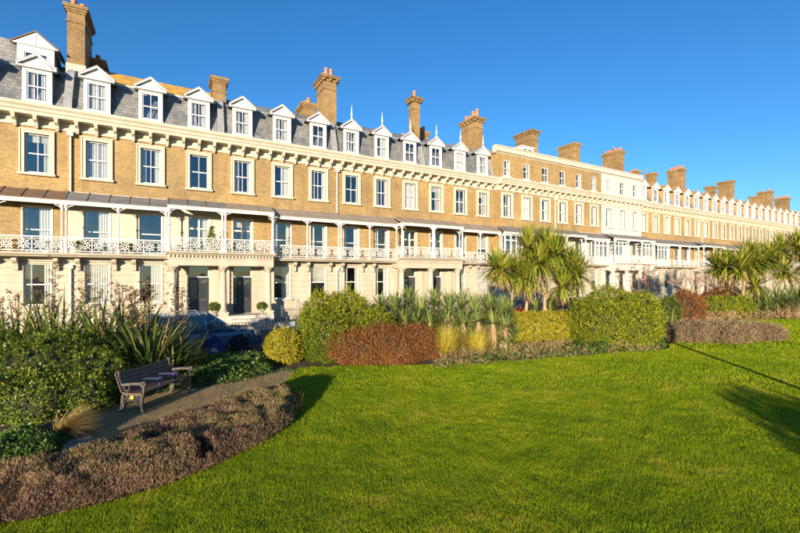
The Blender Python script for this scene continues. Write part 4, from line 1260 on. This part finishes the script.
cabbage_palm('sturdy forked cabbage palm rising behind the golden hedge', [(544,312,Z),(545,292,Z),(545,277,Z)],
    [[(545,277,Z),(541,266,Z),(538,257,Z-.2)],[(545,277,Z),(552,262,Z),(556,247,Z)],[(544,292,Z),(530,283,Z),(530,272,Z+.2)],[(546,293,Z),(562,280,Z),(570,262,Z)],[(547,296,Z),(558,288,Z-.3),(563,283,Z-.3)],[(545,277,Z),(546,262,Z+.3),(547,245,Z+.3)],[(556,255,Z),(570,255,Z+.2),(577,270,Z+.2)]], L=1.42)
cabbage_palm('slender leaning cabbage palm with single tall head beside the forked palm', [(524,312,Z+.8),(528,285,Z+.8),(532,255,Z+.8)], [[(532,255,Z+.8),(533,248,Z+.8),(528,238,Z+.8)],[(532,255,Z+.8),(540,246,Z+.9),(545,238,Z+.9)]], L=1.4, rad=.075)
cabbage_palm('multi-stemmed cabbage palm with the lowest heads, next to the yucca row', [(510,312,Z+.4),(512,300,Z+.4),(512,293,Z+.4)],
    [[(512,293,Z+.4),(506,280,Z+.4),(503,266,Z+.4)],[(512,293,Z+.4),(515,280,Z+.4),(517,268,Z+.4)],[(512,296,Z+.4),(521,284,Z+.2),(525,276,Z+.2)],[(506,280,Z+.4),(499,268,Z+.6),(496,262,Z+.6)]], nl=270, L=1.3, rad=.06)
part_b = thing('dead_branch', 'bare grey leaning stem between the yucca row and the palms', 'branch', (*ZP(500, 20.5), 0))
part('stem', MB().tube([(0,0,-.05),(-.35,.25,1.2),(-1.0,.6,2.75)], [.05,.045,.03], 6), CORDBARK, part_b)
yucca_clump('grey-green yucca below the forked palm behind the golden hedge', 552, 22.5, 296, .8)
yucca_clump('yucca tucked between the slender palm and the forked palm', 535, 23.0, 299, .6)
Z = 30.5
cabbage_palm('cabbage palm with wide spreading heads behind the small green hedge', [(742,318,Z),(743,292,Z),(744,277,Z)],
    [[(744,277,Z),(735,268,Z),(727,260,Z)],[(744,277,Z),(742,268,Z),(740,262,Z-.4)],[(744,277,Z),(754,266,Z),(757,256,Z)],[(727,260,Z),(722,258,Z+.5),(717,262,Z+.5)],[(744,277,Z),(748,262,Z+.5),(748,250,Z+.5)],[(754,266,Z),(764,258,Z),(768,252,Z+.3)],[(743,292,Z),(752,286,Z),(755,282,Z)]], nl=230, L=1.75, Wd=.10, rad=.12)
Z = 32
cabbage_palm('tall cabbage palm beyond the small green hedge, next to the wide-headed one', [(796,316,Z),(793,280,Z),(788,258,Z)],
    [[(788,258,Z),(785,250,Z),(780,242,Z)],[(788,258,Z),(795,246,Z),(797,238,Z)],[(793,280,Z),(803,268,Z),(806,258,Z)],[(793,280,Z),(787,272,Z),(783,266,Z)],[(795,290,Z),(806,280,Z),(812,272,Z)]], nl=210, L=1.65, Wd=.10, rad=.13)
for q, (px, Z, tp) in enumerate(((748,29.5,294),(757,30.2,290),(767,29.6,291),(778,30.2,287),(788,29.8,287),(798,30.2,285),(808,30,285))):
    yucca_clump('dark yucca with dead leaf skirt, %s along from the small green hedge' % ORD[q], px, Z, tp, 1.0, nl=85, dead=70, group='yuccas below the far palms')
shrub('small_green_hedge', 'small bright green clipped hedge below the far cabbage palms', 'hedge', boxy(706,748,319,296,1.4,3), F_BUSH, 1500, 9, .09, .045, seed=14, shoot=(40,.25), bumpy=.06)
shrub('brown_shrub', 'brown leafless-looking shrub behind the small green hedge', 'shrub', [blob(728,32,20,284,.6), blob(712,32.3,14,287,.6)], F_RED, 900, 9, .11, .03, seed=15)
flax('wispy flax with seed stalks between the rounded bush and bare tree', 664, 19.8, 90, 1.5, [(-1.6,3.35),(-1.0,3.5),(-.4,3.3)], m=F_PHORM, el=(.35,1.4))
flax('flax with tall dark seed stalks behind the rounded bush', 630, 20.5, 40, 1.6, [(-.7,3.4),(.2,3.6),(.9,3.5)])
vp = [G(*p) for p in ((660,332),(690,324),(760,320),(800,319),(800,313),(740,314),(690,316),(664,322))]
V, Fq, r, _ = mound(vp, 6000, .5, .30, .03, .8, up=1.3, rag=.5)
o = link('dry_grass_strip', np_mesh('dry_grass_strip', V, Fq, F_DEAD, r)); tag(o, 'dry pale grass strip at the foot of the small green hedge', 'dry grass', kind='stuff')
shrub('russet_bush', 'russet-brown bush behind the grey-brown mound by the leafless tree', 'shrub', [blob(684,26.2,13,291,.8), blob(695,26.5,11,294,.8)], F_RED, 900, 9, .10, .03, seed=16, shoot=(60,.4), upright=.8)
shrub('olive_bush', 'olive-green bush between the rounded bush and the leafless tree', 'shrub', [blob(668,24.5,13,297,.8), blob(656,24,10,300,.8)], F_MID, 900, 9, .10, .035, seed=17, shoot=(60,.4), upright=.8)
# bare ornamental tree
def bare_tree(label, px, Z, top_py, spread):
    x, y = ZP(px, Z); H = HZ(top_py, Z)
    t = thing('bare_tree', label, 'tree', (x, y, 0))
    s = MB(); tw = []
    s.tube([(0,0,-.1),(.08,0,H*.22),(.0,.05,H*.42)], [.13,.10,.08], 7)
    part('trunk', s, CORDBARK, t)
    s = MB(); R = random.Random(5)
    def grow(p, d, L, r, lev):
        q = p + d*L
        s.tube([p, (p+q)/2 + Vector((R.uniform(-1,1), R.uniform(-1,1), R.uniform(-1,1)))*L*.06, q], [r, r*.8, r*.6], 4 if lev else 5)
        if lev == 0: return
        for k in range(4 if lev > 1 else 5):
            e = (d + Vector((R.uniform(-1,1), R.uniform(-1,1), R.uniform(-.35,.8)))*.85).normalized()
            grow(q if k < 2 else p + d*L*R.uniform(.5,1), e, L*R.uniform(.55,.8), r*.55, lev-1)
    for k in range(5):
        a = k*1.3
        grow(Vector((0,.05,H*.40)), Vector((math.cos(a)*spread, math.sin(a)*spread, 1)).normalized(), H*.22, .05, 3)
    part('branches', s, plain('bare_branch_bark', (.20,.13,.10), (.33,.23,.18), 5, .9), t)
bare_tree('small leafless tree with pinkish twigs beside the far green hedge', 690, 29.5, 262, 1.0)
bare_tree('leafless bush with tangled brown twigs beneath the wide-headed cabbage palm', 724, 32.5, 272, .7)

# ================================================================ bench
WOOD = plain('bench_wood', (.075,.045,.03), (.13,.082,.055), 9, .5, .3, 60, streak=False)
NAVY = plain('bench_iron_paint', (.03,.03,.035), (.10,.085,.065), 14, .45, .3, 40)
BLUEI = plain('bench_divider_paint', (.012,.016,.06), (.02,.03,.10), 9, .4)
GOLD = plain('gilt_medallion', (.55,.38,.04), (.72,.52,.08), 12, .4)
bl = Vector((*G(143, 413), 0)); br_ = Vector((*G(190, 393), 0))
bd_ = (br_-bl); BL = bd_.length
ang = math.atan2(bd_.y, bd_.x)
bench = thing('park_bench', 'cast-iron park bench with dark wooden slats and lattice ends beside the evergreen shrub', 'bench', tuple(bl), ang)
# local axes: x along the bench, y backwards (away from the sitter), z up
def strip(s, pts, w, x0, x1):
    """bar following points (y,z) in the end-frame plane"""
    for (a, b), (c, d) in zip(pts, pts[1:]):
        s.bar(((x0+x1)/2, a, b), ((x0+x1)/2, c, d), w, x1-x0, (1,0,0))
def arc(c, r, a0, a1, n=8, ry=None):
    return [(c[0]+r*math.cos(a0+(a1-a0)*i/n), c[1]+(ry or r)*math.sin(a0+(a1-a0)*i/n)) for i in range(n+1)]
def end_frame():
    s = MB(); t0, t1 = -.022, .022
    strip(s, [(-.03,0),(.0,.03),(.03,.14),(.02,.30),(-.01,.44),(-.03,.54),(-.02,.62),(.05,.66)], .05, t0, t1)     # front leg
    strip(s, [(.60,0),(.56,.04),(.53,.16),(.53,.30),(.50,.42),(.55,.60),(.62,.80),(.66,.88)], .05, t0, t1)           # back leg and upright
    strip(s, arc((.27,.03), .25, .05, math.pi-.05, 12, .26), .045, t0, t1)                                           # arch
    strip(s, [(.0,.42),(.25,.40),(.52,.41)], .05, t0, t1)                                                           # seat rail
    strip(s, [(.05,.66),(.2,.655),(.36,.64),(.50,.62),(.56,.62)], .055, -.03, .03)                                  # arm
    strip(s, arc((-.02,.645), .055, -1.2, 3.6, 9), .035, -.03, .03)                                                  # arm scroll
    strip(s, arc((.64,.875), .04, -1, 4, 8), .03, t0, t1)
    strip(s, arc((.40,.555), .07, 0, 6.28, 10), .022, t0, t1)
    for k in range(6):                                                                                              # lattice
        y = .02 + k*.085
        for sg in (-1, 1):
            y1 = y + sg*.12
            lo = lambda q: .03 + .26*math.sqrt(max(0, 1-((q-.27)/.26)**2))
            za, zb = lo(min(max(y1,.02),.52)), .40
            if zb - za > .05 and -.0 < y1 < .54: strip(s, [(y, .40), (y1, max(za, .29 - abs(k-2.5)*.02))], .018, -.014, .014)
    for y in (.06, .13, .41, .48):
        strip(s, [(y, .20), (y+.02, .40)], .018, -.013, .013)
    strip(s, [(.03,.30),(.25,.33),(.52,.30)], .018, -.013, .013)
    strip(s, [(.02,.20),(.07,.27),(.10,.24)], .018, -.013, .013); strip(s, [(.52,.20),(.47,.27),(.44,.24)], .018, -.013, .013)
    return s
fr = shared('bench_end', 'end_frame', end_frame, NAVY)
for x in (.0, BL):
    e = link('end_frame', fr, bench, (x, 0, 0))
    part('medallion', MB().extrude([(.26+.045*math.cos(k*.628), .345+.045*math.sin(k*.628)) for k in range(10)], 'x', -.032, .032), GOLD, e)
def divider():
    s = MB()
    strip(s, [(.06,.46),(.04,.56),(.05,.63),(.2,.635),(.36,.63),(.50,.61)], .035, -.018, .018)
    strip(s, [(.0,.41),(.25,.39),(.52,.40),(.56,.60),(.63,.82)], .03, -.018, .018)
    strip(s, arc((.03,.63), .045, -1.2, 3.6, 8), .03, -.022, .022)
    return s
dv = shared('bench_div', 'arm_divider', divider, BLUEI)
for f in (.36, .68): link('arm_divider', dv, bench, (BL*f, 0, 0))
seat = [(.02+.083*k, .445-.012*math.sin(k*.6)) for k in range(6)]
slat = shared('slat', 'seat_slat', lambda: MB().box(-.07, BL+.07, -.034, .034, 0, .026), WOOD)
for y, z in seat: link('seat_slat', slat, bench, (0, y, z))
bslat = shared('bslat', 'back_slat', lambda: MB().box(-.07, BL+.07, -.013, .013, -.04, .04), WOOD)
for k in range(5):
    z = .50+.088*k
    o = link('back_slat', bslat, bench, (0, .515+.034*k, z)); o.rotation_euler = (-.36, 0, 0)

# ================================================================ railings, cars, small things
def railing(label, x0, x1, y, z0, h, pitch=.13, m=None, spike=True):
    t = thing('iron_railing', label, 'railing', (x0, y, z0))
    L = x1-x0; n = int(L/pitch)
    s = MB()
    for zz in (.12, h-.12): s.box(0, L, -.02, .02, zz, zz+.035)
    part('rail', s, m or IRON, t)
    bars = MB()
    for k in range(n+1):
        x = k*L/n
        bars.box(x-.009, x+.009, -.009, .009, .0, h)
        if spike: bars.faces([(x-.016,-.016,h),(x+.016,-.016,h),(x+.016,.016,h),(x-.016,.016,h),(x,0,h+.07)], [(0,1,4),(1,2,4),(2,3,4),(3,0,4)])
    o = part('bars', bars, m or IRON, t); o['kind'] = 'stuff'
    k = 0.0
    while k <= L+.01:
        link('post', shared(('rpost', h), 'post', lambda: MB().box(-.035,.035,-.035,.035,-.1,h+.06).lathe([(.02,0),(.05,.05),(.04,.09),(.01,.11)], 8, (0,0,h+.06)), m or IRON), t, (k, 0, 0))
        k += L/max(1, round(L/2.6))
railing('black iron park railing between the garden and the parked dark blue car', -4.6, 4.35, -10.25, -.02, 1.15)
railing('black iron park railing behind the tall green bush and yuccas', 4.75, 14.0, -10.25, -.02, 1.1)
railing('iron area railing in front of the house with plain dormers', 5.9, 14.6, -2.6, -.08, 1.15, m=plain('sunlit_tone_iron', (.05,.05,.05), (.10,.095,.09), 8, .5))  # black iron in a lighter tone, its sunlit look put into the colour

def paint(name, c, rough=.25):
    m, nt, b, _ = new_mat(name)
    b.inputs['Base Color'].default_value = (*c, 1); b.inputs['Roughness'].default_value = rough
    b.inputs['Coat Weight'].default_value = .8; b.inputs['Coat Roughness'].default_value = .04; b.inputs['Metallic'].default_value = .25
    n = noise(nt, pos_node(nt), 220, 2); r = ramp(nt, [(.3, tuple(v*.85 for v in c)), (.7, tuple(min(1, v*1.15) for v in c))])
    nt.links.new(n, r.inputs[0]); nt.links.new(r.outputs[0], b.inputs['Base Color'])
    return m
RUBBER = plain('tyre_rubber', (.012,.012,.012), (.025,.025,.025), 20, .8)
ALLOY = plain('alloy_wheel', (.50,.50,.51), (.62,.62,.63), 8, .35, metallic=.35)
TRIM = plain('black_trim', (.015,.015,.016), (.03,.03,.031), 15, .55)
CARGLASS, _nt, _b, _ = new_mat('car_glass')
_b.inputs['Base Color'].default_value = (.012,.016,.02,1); _b.inputs['Roughness'].default_value = .04; _b.inputs['Specular IOR Level'].default_value = .9
LAMPG, _nt, _b, _ = new_mat('headlamp_glass')
_b.inputs['Base Color'].default_value = (.65,.68,.7,1); _b.inputs['Roughness'].default_value = .08; _b.inputs['Metallic'].default_value = .5
REDL, _nt, _b, _ = new_mat('tail_lamp'); _b.inputs['Base Color'].default_value = (.35,.01,.01,1); _b.inputs['Roughness'].default_value = .15

def car(label, x, y, z, rot, m, L=4.6, Wd=1.88, H=1.70, suv=True, name='parked_car'):
    """body facing +x; side profile extruded with tumblehome"""
    t = thing(name, label, 'car', (x, y, z), rot, 'cars parked along the kerb')
    hw = Wd/2; wb = L*.59; xf, xr = wb/2+.02, -wb/2-.02; R = .37 if suv else .33
    belt = H*.60; hood = H*.575
    side = [(-L/2+.05,.32),(-L/2,.5),(-L/2+.02,belt-.12),(-L/2+.1,belt),(L*.17,belt+.01),(L*.24,hood+.03),(L/2-.35,hood-.06),(L/2-.08,hood-.16),(L/2,.62),(L/2-.01,.42),(L/2-.12,.28)]
    low = [(xf+R+.09,.26)] + [(xf+(R+.06)*math.cos(a), R+(R+.06)*math.sin(a)) for a in np.linspace(-.1, math.pi+.1, 9)] + \
          [(xf-R-.1,.24),(xr+R+.1,.24)] + [(xr+(R+.06)*math.cos(a), R+(R+.06)*math.sin(a)) for a in np.linspace(-.1, math.pi+.1, 9)] + [(xr-R-.09,.28)]
    prof = side + low
    k = len(prof); V = []
    rows = [(-hw+.07, .0), (-hw, .10), (hw, .10), (hw-.07, .0)]
    def pinch(px, pz, w):   # plan taper at the nose and tail
        f = 1 - .14*max(0, (px-L*.30)/(L*.2))**2 - .10*max(0, (-px-L*.34)/(L*.16))**2
        return w*f
    for w, _ in rows:
        ins = abs(w) < hw-.01
        for px, pz in prof:
            qx, qz = px, pz
            if ins: qx = px*.992; qz = pz - (.03 if pz > .6 else -.0)
            V.append((qx, pinch(px, pz, w if not ins or pz > .5 else math.copysign(hw-.02, w)), qz))
    V2 = [V[k*1+i] for i in range(k)], [V[k*2+i] for i in range(k)]
    s = MB(); n0 = 0
    top = [i for i in range(k)]
    # three bands: side panel left, top/middle, side panel right (rounded shoulder rows)
    shoulder_l = [(p[0]*.995, p[1]+.06, p[2]+.035 if p[2] > belt-.2 else p[2]) for p in V2[0]]
    shoulder_r = [(p[0]*.995, p[1]-.06, p[2]+.035 if p[2] > belt-.2 else p[2]) for p in V2[1]]
    s.v = list(V2[0]) + shoulder_l + shoulder_r + list(V2[1])
    for b in range(3):
        for i in range(k):
            j = (i+1) % k
            s.f.append((b*k+i, b*k+j, (b+1)*k+j, (b+1)*k+i))
    s.f.append(tuple(range(k))[::-1]); s.f.append(tuple(range(3*k, 4*k)))
    body = part('body', s, m, t)
    # greenhouse: roof on pillars, tapered
    rt = H-.04
    base = [(L*.235, hw-.10, belt+.03), (-L/2+.14, hw-.10, belt+.02)]
    topx = (L*.035, -L/2+.42) if suv else (L*.02, -L/2+.95)
    tw = hw-.26
    s = MB()
    s.faces([(topx[0],-tw,rt),(topx[0],tw,rt),(topx[1],tw,rt-.03),(topx[1],-tw,rt-.03),(topx[0]-.25,-tw+.1,H),(topx[0]-.25,tw-.1,H),(topx[1]+.2,tw-.1,H-.02),(topx[1]+.2,-tw+.1,H-.02)],
            [(4,5,6,7),(0,1,5,4),(1,2,6,5),(2,3,7,6),(3,0,4,7)])
    for sy in (-1, 1):   # pillars
        for bx, tx, w in ((L*.235, topx[0], .09), (L*.02, L*.0, .07), (-L*.20, -L*.20, .09), (-L/2+.16, topx[1]+.02, .16)):
            s.bar((bx, sy*(hw-.10), belt), (tx, sy*tw, rt), w, .05, (0,1,.45*sy))
        s.bar((topx[0], sy*tw, rt), (topx[1], sy*tw, rt-.02), .06, .06, (0,0,1))
    part('roof', s, m, t)
    s = MB()
    for sy in (-1, 1):
        a, b = sy*(hw-.115), sy*(tw+.012)
        s.faces([(L*.225,a,belt+.02),(-L/2+.16,a,belt+.02),(topx[1]+.02,b,rt-.02),(topx[0],b,rt-.01)], [(0,1,2,3)])
    part('side_window', s, CARGLASS, t)
    s = MB(); s.faces([(L*.238,-hw+.13,belt+.03),(L*.238,hw-.13,belt+.03),(topx[0]+.01,tw,rt),(topx[0]+.01,-tw,rt)], [(0,1,2,3)])
    part('windscreen', s, CARGLASS, t)
    part('rear_window', MB().faces([(-L/2+.12,hw-.13,belt+.02),(-L/2+.12,-hw+.13,belt+.02),(topx[1]-.01,-tw,rt-.04),(topx[1]-.01,tw,rt-.04)], [(0,1,2,3)]), CARGLASS, t)
    part('bumper', MB().extrude([(L/2-.22,.26),(L/2+.03,.36),(L/2+.03,.52),(L/2-.02,.58),(L/2-.3,.5)], 'y', -hw+.16, hw-.16).extrude([(-L/2+.2,.26),(-L/2-.03,.36),(-L/2-.03,.52),(-L/2+.02,.58),(-L/2+.3,.5)], 'y', -hw+.14, hw-.14), TRIM if suv else m, t)
    part('grille', MB().box(L/2-.06, L/2+.012, -.42, .42, .60, .78), TRIM, t)
    for sy in (-1, 1):
        part('headlight', MB().extrude([(L/2-.45,.80),(L/2-.09,.68),(L/2-.02,.70),(L/2-.06,.84),(L/2-.4,.90)], 'y', *sorted((sy*(hw-.36), sy*(hw-.06)))), LAMPG, t)
        part('tail_light', MB().box(-L/2-.005, -L/2+.18, *sorted((sy*(hw-.34), sy*(hw+.006))), belt-.22, belt-.04), REDL, t)
        part('mirror', MB().box(L*.17, L*.17+.12, *sorted((sy*(hw-.02), sy*(hw+.2))), belt+.05, belt+.2), m, t)
        for hx in (-L*.02, -L*.22): part('door_handle', MB().box(hx-.1, hx+.1, *sorted((sy*(hw-.01), sy*(hw+.03))), belt-.14, belt-.10), TRIM, t)
        part('sill', MB().box(xr+R+.12, xf-R-.12, *sorted((sy*(hw-.1), sy*(hw+.012))), .24, .36), TRIM, t)
        if suv: part('roof_rail', MB().tube([(topx[0]-.3, sy*(tw-.1), H-.02),(topx[0]-.4, sy*(tw-.1), H+.05),(topx[1]+.3, sy*(tw-.1), H+.04),(topx[1]+.2, sy*(tw-.1), H-.03)], .018, 6), ALLOY, t)
        for wx in (xf, xr):
            def tyre():
                q = MB(); q.lathe([(R*.68,-.10),(R*.94,-.105),(R,-.07),(R,.07),(R*.94,.105),(R*.68,.10)], 22)
                q.v = [(a, c, b+R) for a, b, c in q.v]; return q
            w = link('wheel', shared(('tyre', R), 'wheel', tyre, RUBBER, True), t, (wx, sy*(hw-.11), 0))
            def rim():
                q = MB(); q.lathe([(R*.70,-.06),(R*.70,.09),(R*.64,.10),(R*.62,.03),(R*.05,.03),(R*.62,-.05)], 20)
                for i in range(5):
                    for da in (-.13, .13):
                        a = i*1.2566
                        q.bar((R*.1*math.cos(a), R*.1*math.sin(a), .07), (R*.66*math.cos(a+da), R*.66*math.sin(a+da), .085), .05, .03, (0,0,1))
                q.v = [(a, -c, b+R) for a, b, c in q.v]; return q
            link('rim', shared(('rim', R), 'rim', rim, ALLOY), w, (0,0,0), math.pi if sy > 0 else 0)
    return t
car('dark blue sport utility car parked behind the railing near the shared portico', 1.1, -8.75, -.20, 0, paint('dark_blue_paint', (.085,.15,.25)), 4.6, 1.9, 1.72)
car('pale blue hatchback parked behind the tall green bush', 6.6, -7.6, -.20, math.pi, paint('pale_blue_paint', (.10,.17,.26)), 4.1, 1.76, 1.48, False)
car('dark grey car parked behind the yucca row', 12.1, -7.4, -.20, 0, paint('dark_grey_paint', (.03,.035,.04)), 4.5, 1.85, 1.66)
car('red car parked behind the multi-stemmed cabbage palm', 21.6, -6.6, -.20, 0, paint('red_paint', (.38,.015,.02)), 4.2, 1.78, 1.62)
car('black car parked between the forked palm and the rounded bush', 27.6, -6.6, -.20, 0, paint('black_paint', (.012,.015,.02)), 4.3, 1.8, 1.6, False)
car('dark green car parked below the far cabbage palms', 52.5, -6.6, -.20, 0, paint('dark_green_paint', (.015,.03,.025)), 4.3, 1.8, 1.55, False)

# blue notice board with a white crown-like mark
SIGNB = plain('blue_sign', (.01,.03,.13), (.015,.04,.17), 4, .35)
sx_, sy_ = ZP(215, 15.4)
sg = thing('notice_board', 'small blue notice board with a white mark on the railing by the dark blue car', 'sign', (sx_, sy_, -.32), -YAW-.25)
part('board', MB().box(-.42,.42,-.012,.012,.42,.86).extrude([(-.42,.86),(.42,.86),(.12,1.12),(-.12,1.12)], 'y', -.012, .012), SIGNB, sg)
for xx in (-.38, .38): part('leg', MB().box(xx-.02, xx+.02, .012, .05, -.05, .85), IRON, sg)
part('white_mark', MB().faces([(-.15,-.016,.50),(.15,-.016,.50),(.17,-.016,.62),(.09,-.016,.57),(.06,-.016,.70),(.0,-.016,.60),(-.06,-.016,.70),(-.09,-.016,.57),(-.17,-.016,.62)], [(0,1,2,3),(3,4,5),(5,6,7),(7,8,0),(0,3,5,7)]), WHITE, sg)

# plants in pots
def potted(label, x, y, z, h, kind):
    t = thing('potted_plant', label, 'potted plant', (x, y, z))
    part('pot', MB().lathe([(.13,0),(.19,.30),(.21,.30),(.21,.34),(.17,.34),(.16,.28)], 12), STONE, t, smooth=True)
    if kind == 'cone':
        lobes = [(0,0,.34+h*.22,.28,.28,h*.26),(0,0,.34+h*.48,.20,.20,h*.26),(0,0,.34+h*.74,.12,.12,h*.28)]
    else: lobes = [(0,0,.34+h*.4,.30,.28,h*.45)]
    V, Fq, r = shrub_cloud(lobes, 130, 8, .10, .04, seed=40, spread=.07)
    link('foliage', np_mesh('foliage', V, Fq, F_MID, r), t)
potted('conifer in a pot on the balcony above the shared portico', 2.05, -.9, Z_PORT, 1.25, 'cone')
potted('low bushy plant in a pot beside the column, by the black double doors', 5.0, -1.15, .64, .45, 'bush')
potted('rounded plant in a pot between the two front doors', 2.2, -1.1, .64, .55, 'bush')
for q, (xx, lab) in enumerate(((-4.4,'small potted plant on the balcony by the brown copper veranda roof'),(-2.4,'small potted plant on the balcony of the lichen-roofed house'))):
    potted(lab, xx, -.65, Z_SLAB, .3, 'bush')

# television aerials and a gull on the roofs
def aerial(label, x, y, z, h, rot):
    t = thing('aerial', label, 'aerial', (x, y, z), rot)
    part('mast', MB().tube([(0,0,-.3),(0,0,h)], .02, 5), LEAD, t)
    s = MB(); s.tube([(-.6,0,h-.1),(.6,0,h-.1)], .012, 4)
    for k in range(7): s.tube([(-.55+.18*k,-.25,h-.1),(-.55+.18*k,.25,h-.1)], .008, 4)
    part('array', s, LEAD, t)
aerial('television aerial beside the wide capless chimney of the brick attic house', 42.6, 4.2, 15.9, 1.9, .4)
aerial('taller television aerial next to the chimney of the brick attic house', 43.5, 4.4, 15.9, 2.2, 1.0)
aerial('television aerial beyond the chimney of the white-painted house', 51.3, 3.5, 15.6, 1.5, .2)
aerial('television aerial tilted above the low brick house beside the white-painted one', 56.5, 3.2, 15.8, 2.0, .9)
s = MB()
prof = [(0,-.30,.06),(.035,-.24,.07),(.085,-.12,.09),(.10,0,.11),(.085,.10,.15),(.05,.16,.21),(.05,.20,.26),(.045,.24,.28),(.012,.275,.27),(.008,.33,.26)]
n = 8
for r, yy, zz in prof:
    for k in range(n):
        a = 2*math.pi*k/n; s.v.append((r*math.cos(a), yy, zz + r*math.sin(a)))
for i in range(len(prof)-1):
    for k in range(n): s.f.append((i*n+k, i*n+(k+1) % n, (i+1)*n+(k+1) % n, (i+1)*n+k))
gl = thing('gull', 'white gull perched on the chimney of the white-painted house', 'bird', (48.2, 2.6, 19.08), -.9)
part('body', s, WHITE, gl, smooth=True)
for sx in (-.03, .03): part('leg', MB().tube([(sx,.02,.02),(sx,.02,-.02)], .008, 4), TERRA, gl)

# lamp post and shrub beyond the right edge of the view: their long shadows cross the lawn
lp = Vector((*G(791, 386), 0)) - Vector((SUN_DIR.x, SUN_DIR.y, 0))*7.5
t = thing('lamp_post', 'slim dark lamp post standing on the lawn', 'lamp post', tuple(lp))
part('post', MB().lathe([(.12,-.1),(.12,.5),(.10,.6),(.09,3.6),(.08,4.4)], 10), IRON, t)
part('lantern', MB().lathe([(.05,4.4),(.16,4.5),(.20,4.9),(.05,5.1),(.01,5.2)], 8), IRON, t)
sp = Vector((*G(760, 402), 0)) - Vector((SUN_DIR.x, SUN_DIR.y, 0))*7.8
shrub('lawn_shrub', 'rounded evergreen shrub standing on the lawn near the slim lamp post', 'shrub', [(sp.x, sp.y, .55, 1.3, 1.1, .75), (sp.x+.7, sp.y-.8, .5, 1.1, 1.0, .7)], F_MID, 900, 9, .08, .03, seed=33)
